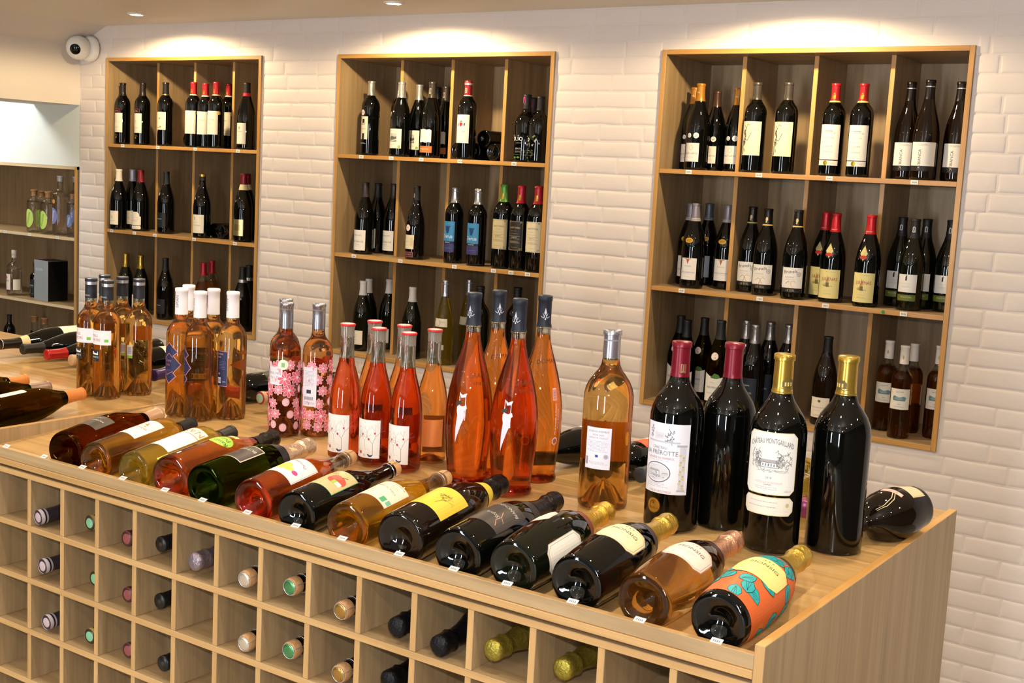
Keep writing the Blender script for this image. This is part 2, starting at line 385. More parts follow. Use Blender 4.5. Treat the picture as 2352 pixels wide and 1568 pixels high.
def make_type(kind, glass='black', wine=None, fill=None, cap=None, capk='foil', caplen=55, capx=(), labels=(), seg=40, facets=0, wire=False, cork=None, collar=None):
    """returns a list of (part name, mesh, [sub-parts])"""
    parts = []; foot, body, top = KIND[kind]; H = top[-1][1]; p = outline(kind)
    if glass in ('black', 'green', 'brown'):
        g = {'black': BLACKG, 'green': GREENB, 'brown': BROWNB}[glass]
        p = [(a_, b_ * .45) if k_ < 4 else (a_, b_) for k_, (a_, b_) in enumerate(p)]
        parts.append(('glass_body', finish('glass_body', lathe(mm(p), seg), g, True, 40), []))
    else:
        g = GL[glass]()
        fac = (lambda a, z, r: 0.10 * math.cos(a * facets) * (1 if z < .06 and r < .034 else 0)) if facets else None
        bm = lathe(mm(p), seg, wob=fac)
        # the empty part of the inside, above the wine
        fl = fill if fill else H - 62; t = 2.4
        cav = [(0, fl + .4)]; R = radius_at(kind, fl + .4) - t; cav.append((R, fl + .4))
        for r, z in body + top:
            if z > fl + .4 and z < H - 30 and z > fl + 2: cav.append((min(r, 14.5 if z > H - 60 else r) - t - .4, z))
        zt = H - 28 if cap or cork else H - 4
        cav += [(radius_at(kind, H - 45) - t - 1.5, zt), (0, zt)]
        lathe(mm(cav), seg, bm=bm, flip=True)
        me = finish('glass_body', bm, g, True, 40)
        if wine:
            pf = foot[0][1] + 4; wp = [(0, pf), (foot[2][0] * .95, foot[2][1] + 4), (foot[3][0] * .97, foot[3][1] + 4.2), (foot[4][0] + 1, 5.6), (foot[-3][0] - t - 1, 5), (foot[-1][0] - t, 11)]
            for r, z in body + top:
                if z < fl: wp.append((r - t, z))
            wp += [(radius_at(kind, fl) - t, fl), (0, fl)]
            wm = finish('wine', lathe(mm(wp), seg, wob=None), wine_mat(wine), True, 40)
            parts.append(('glass_body', me, [('wine', wm)]))
        else: parts.append(('glass_body', me, []))
    subs = []
    if cap:
        z0 = H - caplen; cm = cap_mat(cap, capk)
        if capk == 'crinkle':
            pr = [(radius_at(kind, z) + .7, z) for z in range(int(z0), int(H - 34), 6)]
            pr += [(17.2, H - 32), (19.2, H - 28), (17.6, H - 24), (17.5, H - 14), (18.6, H - 6), (17.5, H + 1.5), (13, H + 4.5), (0, H + 5.5)]
            wob = lambda a, z, r: 0.035 * noise.noise(Vector((math.cos(a) * 3, math.sin(a) * 3, z * 220))) + .012 * math.cos(9 * a) * (1 if z * 1000 > H - 34 else .2)
            me = finish('foil', lathe(mm(pr), 32, wob=wob), cm, True); parts.append(('foil', me, subs))
        else:
            zs = sorted({z0, z0 + 8, z0 + 18, H - 30} | {z for _, z in body if z > z0})
            pr = [(radius_at(kind, z) + .55, z) for z in zs if z < H - 12]
            mo = top[-3][0] if len(top) > 3 else 15
            pr += [(top[0][0] + .7, top[0][1]), (mo + .7, top[0][1] + 1), (mo + .7, H - 1), (mo - .8, H + .6), (0, H + .6)] if kind != 'amphora' else [(14.5, 387), (15.6, 389), (15.6, 398), (14, 399.8), (0, 399.8)]
            me = finish('capsule', lathe(mm([(pr[0][0] - .6, pr[0][1])] + pr), 28), cm, True, 50); parts.append(('capsule', me, subs))
        for k, it in enumerate(capx):
            if it[0] == 'ring':
                _, za, zb, col = it; q = [(radius_at(kind, za) + .8, za), (radius_at(kind, zb) + .85, zb)]
                if capk != 'crinkle' and zb > H - 12: q = [(16.2, za), (16.2, zb)]
                subs.append(('ring', finish('ring', lathe(mm(q), 28), getmat(col), True)))
            else: subs.append(('emblem', wrap('emblem', kind, it[1], it[2] if len(it) > 2 else 0, 1.0, stepx=3)))
    if cork:   # visible stopper: cork and wire cage, or pale stopper
        if wire:
            pr = [(12, H - 14), (15.4, H - 2), (16.6, H), (16.8, H + 12), (15.5, H + 18), (0, H + 19)]
            parts.append(('cork', finish('cork', lathe(mm(pr), 24), cap_mat('C89A68', 'cork'), True, 50),
                          [('cap_plate', finish('cap_plate', lathe(mm([(13.5, H + 18), (14, H + 19.5), (9, H + 20.6), (0, H + 20.8)]), 24), cap_mat(cork, 'metal'), True))]))
            bm = bmesh.new(); wires = []
            wires.append([(17.6 * math.sin(t * math.pi / 10), -17.6 * math.cos(t * math.pi / 10), H - 12) for t in range(21)])
            wires.append([(14 * math.sin(t * math.pi / 10), -14 * math.cos(t * math.pi / 10), H + 19.6) for t in range(21)])
            for q in range(4):
                a = q * math.pi / 2 + .4; s, c = math.sin(a), -math.cos(a)
                wires.append([(17.6 * s, 17.6 * c, H - 12), (18 * s, 18 * c, H), (18 * s, 18 * c, H + 12), (14 * s, 14 * c, H + 19.6)])
            for wv in wires: tube(bm, [Vector(x) * .001 for x in wv], .0007, 5)
            parts.append(('wire_cage', finish('wire_cage', bm, cap_mat('D8D8DC', 'metal'), True), []))
        else:
            pr = [(11, H - 26), (11.5, H - 1), (17.2, H - 1), (17.4, H + 2), (16, H + 3), (0, H + 3)]
            parts.append(('stopper', finish('stopper', lathe(mm(pr), 24), cap_mat(cork, 'cork' if cork in ('B98A5A', 'D9B98C') else 'matte'), True, 50), []))
    if collar:
        za, zb, col = collar
        q = [(radius_at(kind, za) + .35, za), (radius_at(kind, (za + zb) / 2) + .4, (za + zb) / 2), (radius_at(kind, zb) + .35, zb)]
        parts.append(('neck_band', finish('neck_band', lathe(mm(q), 32), getmat(col), True), []))
    for lb in labels:
        nm, items, u0 = lb[:3]; bl = lb[3] if len(lb) > 3 else 0; art = [i for i in items if i[0] != 't']; tx = [i for i in items if i[0] == 't']
        if not art: parts.append((nm, wrap(nm, kind, tx, u0, base_layer=bl), [])); continue
        me = wrap(nm, kind, art, u0, base_layer=bl)
        sp = [('lettering', wrap_text(kind, tx, u0, bl, items))] if tx else []
        parts.append((nm, me, sp))
    return kind, parts
def wrap_text(kind, tx, u0, nl, items):
    art = [i for i in items if i[0] != 't']; yy = [p[1] for i in art for p in shape_tris(i)[0]]
    return wrap('lettering', kind, tx, u0, base_layer=nl + max(layers(art)) + 1, stepx=6, rref=radius_at(kind, (min(yy) + max(yy)) / 2))
def tube(bm, pts, r, seg=6):
    prev = None
    for i, p in enumerate(pts):
        d = (pts[min(i + 1, len(pts) - 1)] - pts[max(i - 1, 0)]).normalized()
        a = d.orthogonal().normalized() if prev is None else (prev[1] - d * prev[1].dot(d)).normalized()
        b = d.cross(a); ring = [bm.verts.new(p + (a * math.cos(2 * math.pi * k / seg) + b * math.sin(2 * math.pi * k / seg)) * r) for k in range(seg)]
        if prev:
            for k in range(seg): bm.faces.new((prev[0][k], prev[0][(k + 1) % seg], ring[(k + 1) % seg], ring[k]))
        prev = (ring, a)
TYPES = {}
def put(tname, name, label, cat='bottle', group=None, mtx=None):
    kind, parts = TYPES[tname]
    r = thing(name, label, cat, group=group); r.matrix_world = mtx
    for nm, me, subs in parts:
        o = link(nm, me, r)
        for sn, sm in subs: link(sn, sm, o)
    return r
def height(tname): return KIND[TYPES[tname][0]][2][-1][1] * .001
def radius(tname): return max(r for r, z in outline(TYPES[tname][0])) * .001
SCALES = []
def upright(tname, loc, s, rot):
    return Matrix.Translation(loc) @ Matrix.Rotation(math.radians(rot), 4, 'Z') @ Matrix.Diagonal((s, s, s, 1))
# ------------------------------------------------------------------ the room
CEIL, FLOOR = 0.145, -2.05
UB = [(-2.1892, -1.1785, (-1.9264, -1.6793, -1.4322)), (-0.7519, 0.2746, (-0.4870, -0.2382, 0.0104)), (0.7006, 1.7142, (0.9620, 1.2074, 1.4528))]
NT, NB = 0.0, -1.2
def struct(name, boxes, m, smooth=False):
    bm = bmesh.new()
    for b in boxes: bm_box(bm, *b)
    me = finish(name, bm, m); o = link(name, me); o['kind'] = 'structure'; return o
segs = []; x = -2.39; BK = 0.42
for a, b, _ in UB:
    segs.append((x, a, 0.004, BK, FLOOR, CEIL)); segs.append((a, b, 0.004, BK, NT, CEIL)); segs.append((a, b, 0.004, BK, FLOOR, NB)); x = b
segs.append((x, 4.4, 0.004, BK, FLOOR, CEIL))
wall_back = struct('wall_back', segs, WALLP)
struct('floor', [(-5, 4.5, -7.1, BK, FLOOR - 0.1, FLOOR)], mat('grey_floor_tile', 'A0978A', 0.5))
struct('ceiling', [(-5, 4.5, -7.1, BK, CEIL, CEIL + 0.1)], CEILM)
REAR = mat('dark_taupe_paint', '5E5349', 0.6)
struct('wall_right', [(4.4, 4.5, -7.1, 0.004, FLOOR, CEIL)], REAR)
struct('wall_left', [(-5.1, -5, -7.1, BK, FLOOR, CEIL)], REAR)
struct('wall_front', [(-5, -0.8, -7.2, -7.1, FLOOR, CEIL), (3.2, 4.5, -7.2, -7.1, FLOOR, CEIL), (-0.8, 3.2, -7.2, -7.1, FLOOR, -1.8), (-0.8, 3.2, -7.2, -7.1, 0.06, CEIL)], REAR)
# alcove behind the left end of the brick wall, under a plastered beam
struct('wall_alcove', [(-5, -2.39, 0.36, BK, FLOOR, CEIL), (-5, -2.392, 0.004, 0.36, -0.508, -0.18)], mat('white_gloss_panel', 'E6EBE4', 0.18))
bm = bmesh.new()
pr = [(-2.39, -0.218), (-2.39, 0.058), (-2.2, CEIL), (-2.75, CEIL), (-2.75, -0.218)]
v0 = [bm.verts.new((a, -7.1, z)) for a, z in pr]; v1 = [bm.verts.new((a, 0.004, z)) for a, z in pr]
bm.faces.new(v0); bm.faces.new(v1[::-1])
for i in range(5): bm.faces.new((v0[i], v1[i], v1[(i + 1) % 5], v0[(i + 1) % 5]))
bmesh.ops.recalc_face_normals(bm, faces=bm.faces[:])
tr = link('trim_1', finish('trim_1', bm, PLAST)); tr['kind'] = 'structure'
light('alcove_light', 'AREA', (-3.1, -0.55, 0.10), 10, (0.96, 0.98, 1.0), 0.25, (-3.1, 0.1, -0.7))
light('alcove_strip', 'AREA', (-3.35, -0.25, -0.30), 1.6, (1.0, 0.80, 0.5), 0.1, (-3.2, 0.1, -0.6))

# bricks of the white wall: the nearest in view are single bricks, the rest one part
br = random.Random(11); bricks = []; ph = 0.0565; z = CEIL - 0.003; row = 0
def free(x0, x1, z0, z1):
    out = [(x0, x1)]
    for a, b, _ in UB:
        if z1 > NB - .004 and z0 < NT + .004:
            nxt = []
            for s, e in out:
                if e <= a - .006 or s >= b + .006: nxt.append((s, e)); continue
                if s < a - .006: nxt.append((s, a - .006))
                if e > b + .006: nxt.append((b + .006, e))
            out = nxt
    return [q for q in out if q[1] - q[0] > .02]
while z - ph > FLOOR:
    x = -2.388 + (0 if row % 2 else -.1) + br.uniform(-.02, .02)
    while x < 4.35:
        L = br.choice((.19, .21, .22, .2)) + br.uniform(-.03, .02)
        s, e = max(x, -2.388), min(x + L - .006, 4.39)
        if e - s > .03:
            for p, q in free(s, e, z - ph, z): bricks.append((p, q, z - ph + .004, z, br.random()))
        x += L
    z -= ph; row += 1
def brick_verts(bm, x0, x1, z0, z1, sd):
    r = random.Random(sd); nx = max(2, int((x1 - x0) / .045)); k = .0045
    prof = [(0, .004), (k * .35, -.0012), (k * 1.3, -.0036)]
    g = []
    def edge(t, top): return (noise.noise(Vector((t * 14, sd * 91, 7 * top))) * .0042)
    cols = [x0, x0 + .002, x0 + .007] + [x0 + (x1 - x0) * (i + 1) / (nx + 1) for i in range(nx)] + [x1 - .007, x1 - .002, x1]
    rows = [z0, z0 + .002, z0 + .008, (z0 + z1) / 2, z1 - .008, z1 - .002, z1]
    for i, xx in enumerate(cols):
        c = []
        for j, zz in enumerate(rows):
            e = min(i, len(cols) - 1 - i, j, len(rows) - 1 - j)
            y = (.004, .0031, .0022)[min(e, 2)] + (noise.noise(Vector((xx * 22, zz * 40, sd * 50))) * .0009 if e >= 2 else 0)
            dz = edge(xx, j > 3) if j in (0, 1, 5, 6) else 0
            dx = noise.noise(Vector((zz * 40, sd * 33, i > 3))) * .003 if i in (0, 1) or i >= len(cols) - 2 else 0
            c.append(bm.verts.new((xx + dx, y, zz + dz)))
        g.append(c)
    for i in range(len(cols) - 1):
        for j in range(len(rows) - 1): bm.faces.new((g[i][j], g[i + 1][j], g[i + 1][j + 1], g[i][j + 1]))
def seen(b):
    u, v = pix(((b[0] + b[1]) / 2, 0, (b[2] + b[3]) / 2)); 
    if not (-40 < u < 2400 and -30 < v < 1600): return -1
    if v > 1000 and u < 1900 or v > 870 + (u / 12) and u < 1450: return -.5
    return 1 / (Vector((b[0], 0, b[2])) - CAM).length + (b[1] - b[0]) * .3
bricks.sort(key=seen, reverse=True)
bmr = bmesh.new()
for i, (a, b, c, d, sd) in enumerate(bricks):
    if i < 298:
        bm = bmesh.new(); brick_verts(bm, a, b, c, d, sd); link('brick', finish('brick', bm, WALLP, True), wall_back)
    else: brick_verts(bmr, a, b, c, d, sd)
o = link('brickwork', finish('brickwork', bmr, WALLP, True), wall_back); o['kind'] = 'stuff'

# ------------------------------------------------------------------ wall units
TAGM = mat('price_tag_card', 'F3EFE8', 0.5); TAGI = ink('8F8A86')
def tag_mesh(w=.022, h=.013):
    bm = bmesh.new(); bm_box(bm, -w / 2, w / 2, -.0012, 0, -h / 2, h / 2)
    for k in range(4): bm_box(bm, -w * .3 + k * w * .17, -w * .3 + k * w * .17 + w * .1, -.0015, -.0012, -h * .2, h * .18, 1)
    return finish('price_tag', bm, [TAGM, TAGI])
TAG = tag_mesh()
Z1, Z2, Z3 = -.392, -.788, -1.184
TH = .016
def wall_unit(n, label, tags):
    a, b, divs = UB[n]; r = thing('wall_shelf_unit', label, 'shelf', (a, 0, NB)); y0, y1 = -.005, .349
    board(r, 'side_panel', a, a + TH, y0, y1, NB, NT, DZ, EZ, (1,)); board(r, 'side_panel', b - TH, b, y0, y1, NB, NT, DZ, EZ, (1,))
    board(r, 'top_panel', a + TH, b - TH, y0 + .001, y1, NT - TH, NT, DX, EX, (1,)); board(r, 'bottom_panel', a + TH, b - TH, y0 + .001, y1, NB, NB + TH, DX, EX, (1,))
    board(r, 'back_panel', a + TH, b - TH, y1 - .006, y1, NB + TH, NT - TH, DZ)
    for zt in (Z1, Z2): board(r, 'shelf', a + TH, b - TH, y0 + .002, y1 - .006, zt - .0155, zt, DX, EX, (1,))
    for zb, zt in ((Z1, NT - TH), (Z2, Z1 - .0155), (NB + TH, Z2 - .0155)):
        for d in divs: board(r, 'divider', d - .0075, d + .0075, .080, y1 - .006, zb, zt, DZ, EZ, (1,))
    for u, v in tags:
        p = on(u, v, 1, y0 + .002)
        z = min((Z1, Z2), key=lambda q: abs(q - .008 - p.z)) - .0075
        t = link('price_tag', TAG, r, Vector((p.x, y0 + .0015, z)) - r.location)
    return r
wall_unit(0, 'oak wall shelf unit at the left end of the brick wall, nearest the security camera', [(282, 338), (363, 341), (449, 344), (547, 348), (257, 531), (309, 536), (356, 541), (446, 550), (540, 560)])
wall_unit(1, 'oak wall shelf unit in the middle of the three in the brick wall', [(830, 360), (899, 363), (968, 367), (1057, 371), (1181, 376), (813, 588), (920, 600), (1044, 611), (1134, 621), (1174, 626), (1212, 628)])
u3 = wall_unit(2, 'large oak wall shelf unit at the right end of the brick wall', [(1582, 395), (1743, 403), (1905, 412), (2100, 423), (1566, 668), (1745, 688), (1896, 705), (2075, 724)])
p = on(2028, 719, 1, -.004); bm = bmesh.new(); bmesh.ops.create_circle(bm, cap_ends=True, radius=.0055, segments=16, matrix=Matrix.Rotation(math.pi / 2, 4, 'X'))
link('sticker', finish('sticker', bm, mat('green_sticker', '2F8A45', .5)), u3, Vector((p.x, -.0046, Z2 - .008)) - u3.location)['label'] = 'small round green sticker'

# spirits shelf in the alcove
r = thing('alcove_shelf_unit', 'oak shelf unit of clear spirit bottles in the alcove at the far left', 'shelf', (-3.4, 0, -2.05)); a, b = -4.4, -2.405
AX = wood('pale_edge_x', 'CDB48C', 'DCC6A0', 'E8D6B4', 0)
board(r, 'top_panel', a, b, 0, .35, -.524, -.508, DX, AX, (1,)); board(r, 'side_panel', b - .016, b, -.001, .35, -2.05, -.508, DZ, EZ, (1,))
board(r, 'side_panel', a, a + .016, -.001, .35, -2.05, -.508, DZ, EZ, (1,))
for zt in (-.85, -1.185, -1.52, -1.86): board(r, 'shelf', a + .016, b - .016, .001, .34, zt - .016, zt, DX, AX, (1,))
board(r, 'back_panel', a + .016, b - .016, .342, .35, -2.05, -.524, DZ)
for u, v in ((12, 532), (68, 539), (132, 546)):
    p = on(u, v, 1, 0); link('price_tag', TAG, r, Vector((p.x, .0, -.858)) - r.location)

# ------------------------------------------------------------------ display counter
YF, YB, ZP, ZC = -2.215, -1.243, -1.0605, -1.066
XL, XR = .2225, 2.0888
YCR, ZT = -1.715, -1.104     # crease of the sloping tray, tray height at the lip
TX = wood('tray_oak_x', 'AA8450', 'BF9860', 'CFAC76', 0, .2)
FX = wood('front_oak_x', '947A56', 'AC9068', 'BEA27A', 0, .4); FZ = wood('front_oak_z', '98805C', 'AE926A', 'BEA47C', 2, .42)
GX, GZ = wood('front_edge_x', 'B08A56', 'C09862', 'CDA770', 0, .35), wood('front_edge_z', 'B08A56', 'C09862', 'CDA770', 2, .35)
GY = wood('front_edge_y', 'C08C48', 'D09C56', 'DEAE68', 1, .3)
def slab(root, name, x0, x1, ya, za, yb, zb, t, m):
    bm = bmesh.new(); pts = [(ya, za), (yb, zb), (yb, zb - t), (ya, za - t)]
    A = [bm.verts.new((x0, y, z)) for y, z in pts]; B = [bm.verts.new((x1, y, z)) for y, z in pts]
    bm.faces.new(A); bm.faces.new(B[::-1])
    for i in range(4): bm.faces.new((A[i], B[i], B[(i + 1) % 4], A[(i + 1) % 4]))
    bmesh.ops.recalc_face_normals(bm, faces=bm.faces[:])
    for v in bm.verts: v.co -= root.location
    return link(name, finish(name, bm, m), root)
def counter(label, x0, x1, cub, right_panel=True, left_panel=True):
    r = thing('display_counter', label, 'counter', ((x0 + x1) / 2, YB, FLOOR)); P = .0155
    if left_panel:
        board(r, 'side_panel', x0 - .010, x0 + .004, YF + .02, YB, FLOOR, ZP - .004, FZ, GY, (2,))
    if right_panel:
        bm = bmesh.new(); vs, fs = bm_box(bm, x1 - P, x1, YF - .002, YB, FLOOR, ZP)
        for f in fs:
            f.normal_update()
            if abs(f.normal.z) > .9: f.material_index = 1
            if abs(f.normal.y) > .9: f.material_index = 2
        bmesh.ops.bevel(bm, geom=list(bm.edges), offset=.0008, segments=1, affect='EDGES')
        for v in bm.verts: v.co -= r.location
        link('side_panel', finish('side_panel', bm, [FZ, GY, GZ]), r)
    xa, xb = x0 + .004, x1 - (P if right_panel else .010)
    board(r, 'top_board', xa, xb, -1.6425, YB, ZC - .016, ZC, TX)
    board(r, 'top_board', xa, xb, YCR, -1.6435, ZC - .016, ZC, TX)
    slab(r, 'tray_board', xa, xb, YF + .012, ZT, YCR, ZC - .0005, .014, TX)
    board(r, 'lip', xa, xb, YF, YF + .012, -1.099, -1.0765, FX, GX, (2,))
    board(r, 'front_band', xa, xb, YF - .003, YF + .02, -1.1115, -1.0992, GX, GX, (1,))
    board(r, 'spacer_rail', xa, xb, YF + .012, YF + .05, -1.1175, -1.1116, mat('grey_rail', '6B6E78', .4, .3))
    # cubby grid
    tops = [-1.1176, -1.2305, -1.3445, -1.4575, -1.5705, -1.6835, -1.7965, -1.9095]; D = .43
    for i, zt in enumerate(tops): board(r, 'cubby_shelf', xa, xb, YF - .001, YF + D, zt - .0125, zt, FX, GX, (1,))
    board(r, 'plinth', xa, xb, YF + .02, YF + D, FLOOR, -1.93, FX)
    xs = [q for q in cub if xa + .01 < q < xb]
    for i in range(7):
        for q in xs: board(r, 'cubby_divider', q - .0062, q + .0062, YF + .0005, YF + D, tops[i + 1], tops[i] - .0125, FZ, GZ, (1,), bev=.0007)
    board(r, 'back_panel', xa, xb, YF + D, YF + D + .006, FLOOR, ZC - .06, FZ)
    return r
GX0 = [2.69035 + (q - 2.69035) * .67 for q in (-.673, -.507, -.339, -.167, .007, .18, .351, .527, .702, .881, 1.053, 1.23, 1.412, 1.590)]
GX0 = [.2225 + .118 * .85] + GX0 if GX0[0] > .42 else GX0
ctr = counter('long oak display counter with pigeonholes, right module ending in a side panel', XL, XR, GX0)
lft = counter('oak display counter module on the far left, beyond the low divider board', XL - 1.87, XL - .010, [XL - .01 - .117 * k for k in range(1, 16)], right_panel=False)
for u, v in ((28, 1021), (112, 1045), (190, 1071), (280, 1097), (375, 1124), (452, 1150), (553, 1179), (660, 1211), (770, 1240), (899, 1277), (1027, 1311), (1150, 1345), (1303, 1386), (1459, 1428), (1638, 1476)):
    p = on(u, v + 2, 2, -1.0755); o = link('price_tag', TAG, ctr, Vector((p.x, YF + .008, -1.0752)) - ctr.location)
    o.rotation_euler = (math.radians(-62), 0, math.radians(br.uniform(-4, 4))); o.scale = (.8, .8, .8)

# ------------------------------------------------------------------ ceiling lamps and the security camera
def lamp(x, y, label, group, r0=.034):
    t = thing('ceiling_light', label, 'ceiling light', (x, y, CEIL), group)
    bm = lathe([(r0, 0.002), (r0 + .012, 0), (r0 + .011, -.004), (r0, -.006), (r0 - .002, -.002)], 32)
    bmesh.ops.reverse_faces(bm, faces=bm.faces[:]); link('trim_ring', finish('trim_ring', bm, mat('white_lamp_ring', 'F2EEE6', .4), True), t)
    bm = lathe([(0, -.0035), (r0, -.0035)], 28); link('lens', finish('lens', bm, emis('lamp_lens', 'FFE8C4', 130)), t)
lamp(-1.63, -.285, 'round recessed ceiling spotlight above the left wall shelf unit', None, .026)
lamp(-.236, -.285, 'round recessed ceiling spotlight above the middle wall shelf unit', None, .026)
lamp(1.2, -.285, 'round recessed ceiling spotlight above the right wall shelf unit', None, .026)
for x, y in DOWN: lamp(x, y, 'recessed ceiling downlight over the shop floor behind the photographer', 'ceiling downlights of the shop', .03)
WC = mat('white_plastic', 'EDEAE4', .35)
t = thing('security_camera', 'white dome security camera with black lens high in the wall corner', 'camera', (-2.292, -.006, .040))
bm = lathe([(0, 0), (.058, 0), (.060, .006), (.058, .022), (.050, .030), (0, .030)], 40); 
for v in bm.verts: v.co = Matrix.Rotation(math.radians(90), 3, 'X') @ v.co
link('mounting_base', finish('mounting_base', bm, WC, True, 40), t)
bm = bmesh.new(); bmesh.ops.create_uvsphere(bm, u_segments=36, v_segments=20, radius=.055)
o = link('ball_housing', finish('ball_housing', bm, WC, True), t, (-.014, -.062, 0))
d = (CAM + Vector((-2.2, 0, -.6)) - Vector((-2.306, -.068, .04))).normalized(); q = d.to_track_quat('Z', 'Y')
bm = bmesh.new(); bmesh.ops.create_uvsphere(bm, u_segments=36, v_segments=28, radius=.0562)
bmesh.ops.delete(bm, geom=[v for v in bm.verts if v.co.z < .0485], context='VERTS')
o = link('lens_window', finish('lens_window', bm, mat('black_lens_plastic', '050507', .08), True), t, (-.014, -.062, 0)); o.rotation_mode = 'QUATERNION'; o.rotation_quaternion = q
# ------------------------------------------------------------------ bottle types
T = TYPES
def lab(hw, v0, v1, col, extra=(), u0=0, name='label'): return (name, [('r', -hw, v0, hw, v1, col)] + list(extra), u0)
GOLD, SILV, RED = '*C8A040', '*C8C8CC', 'B01E28'
# --- left unit
T['redbox'] = make_type('bordeaux', cap='2A211E', capk='foil', caplen=62, labels=[lab(30, 58, 152, 'EDE3CC', [('e', -8, 112, 10, 8, 'D9DCC4'), ('e', 12, 108, 9, 10, 'D4DFCB')] + micro(-22, 18, 84, 3, 'C58B8B', seed=2) + micro(-24, 14, 66, 1, '9A938A')),
    ('upper_label', [('r', -30, 156, 20, 173, 'A8232C'), ('r', -28.5, 157.5, 18.5, 171.5, '15100F')] + micro(-24, 12, 165, 2, 'D8C8B8', 1, 4), 0), ('foot_print', micro(-26, 10, 46, 2, 'B88A3A', 1, 4) + [('e', -4, 34, 5, 5, '8C7A2A')], 0)])
T['cream_gold'] = make_type('bordeaux', cap='26221E', caplen=60, capx=[('ring', 240, 244, GOLD)], labels=[lab(33, 76, 160, 'EDDFC0', [('r', -4, 124, -1, 134, 'A87A2A'), ('r', 1, 126, 5, 134, 'A87A2A'), ('r', -16, 84, 2, 88, 'B48A3A'), ('e', 6, 90, 4, 4, '8A6A3A')] + micro(-24, 24, 112, 2, 'A39B8A'))])
T['red_cap'] = make_type('bordeaux', cap='B3202A', caplen=60, capx=[('ring', 239, 244, 'E8D9A8'), ('mark', [('r', -5, 250, 4, 262, GOLD), ('r', -4, 264, 3, 268, GOLD)])], labels=[lab(37, 62, 168, 'EFE6CF', micro(-22, 22, 146, 1, 'A59A86') + [('t', 0, 128, 9, 'CHATEAU', '8E8474')] + micro(-22, 20, 114, 2, '8E8474') + micro(-20, 16, 92, 3, 'A59A86')),
    ('medal', [('e', 0, 160, 9, 9, '*B08A2A'), ('e', 0, 160, 6.5, 6.5, '*D8B850')], 42)])
T['red_band'] = make_type('burgundy', cap='15120F', capk='matte', caplen=58, capx=[('ring', 238, 252, 'C8202C')], labels=[lab(27, 24, 118, 'EEE6D2', [('e', -6, 96, 6, 7, 'B9AE7C'), ('t', -4, 80, 7.5, 'MAVERO', '8A8070')] + micro(-20, 8, 62, 1) + micro(-18, 4, 50, 1) + [('r', -27, 24, 27, 26, 'C8A84A')])])
T['white_cap'] = make_type('burgundy', cap='E6DDCB', capk='matte', caplen=58, labels=[lab(32, 24, 92, 'EFE4CE', [('e', -6, 62, 9, 9, 'E4CE92')] + micro(-24, 22, 42, 1) + micro(-20, 16, 82, 1))])
T['silver_cap'] = make_type('burgundy', cap='B8B4C6', caplen=58, labels=[lab(32, 26, 92, 'EBDFCB', micro(-22, 22, 80, 1, 'C07A7A') + micro(-22, 22, 60, 3))])
T['cut_label'] = make_type('burgundy', cap='84202A', caplen=58, labels=[('label', [('p', [(-30, 28), (28, 28), (28, 70), (20, 74), (18, 86), (8, 94), (-14, 94), (-24, 100), (-30, 100)], 'EFE6D0')] + frame(-16, 56, 12, 66, .8, 'A89C82') + micro(-22, 18, 50, 2), 0), ('lower_label', [('p', octo(-30, 8, 28, 25, 4), 'EFE6D0')] + micro(-22, 18, 15, 2), 0)])
T['black_label'] = make_type('burgundy', cap='14171B', capk='matte', caplen=60, labels=[lab(32, 30, 100, '15171B', [('t', -3, 70, 8, 'DARNAS', 'A9ADB5')] + micro(-20, 12, 56, 1, '777B82') + micro(-20, 12, 44, 1, '777B82'))])
T['gold_band'] = make_type('burgundy', cap='1A1612', capk='matte', caplen=14, capx=[('ring', 286, 296, GOLD)], labels=[lab(33, 22, 108, 'EDE4CC', [('r', -16, 88, -12, 96, '3A362E'), ('l', [(-18, 86), (-10, 86)], 1.2, '3A362E')] + micro(-22, 14, 72, 1) + micro(-22, 22, 60, 3, '6E6A60'))])
T['dark_red_cap'] = make_type('burgundy', cap='7C1626', caplen=46, capx=[('ring', 226, 250, 'E6D6A6')], labels=[lab(30, 26, 98, '*CDBE86', [('r', -18, 48, 18, 76, '*B7A566')] + micro(-18, 18, 86, 2, '8C7D45') + micro(-18, 18, 40, 2, '8C7D45'))])
T['gold_cap_green'] = make_type('burgundy', 'green', cap='B8963A', capk='metal', caplen=66, labels=[lab(32, 26, 100, 'EDE4CC', micro(-22, 22, 60, 3))])
T['red_cap_rose'] = make_type('burgundy', 'clear', 'rose', 205, cap='A81E2C', caplen=60, labels=[lab(32, 26, 90, 'EDE4CC', micro(-22, 22, 60, 3))])
T['red_cap_yellow'] = make_type('burgundy', 'clear', 'gold', 205, cap='A81E2C', caplen=60, labels=[lab(32, 26, 90, 'EDE4CC', micro(-22, 22, 60, 3))])
T['silver_ring'] = make_type('burgundy', 'black', cap='131315', capk='matte', caplen=72, capx=[('ring', 226, 240, SILV)], labels=[lab(24, 60, 84, '202022', micro(-16, 16, 72, 2, '8A8A8A'))])
T['plain_black'] = make_type('bordeaux', cap='1A1A1C', capk='matte', caplen=50, labels=[lab(28, 70, 150, '222022', micro(-20, 20, 110, 3, '777777'))])
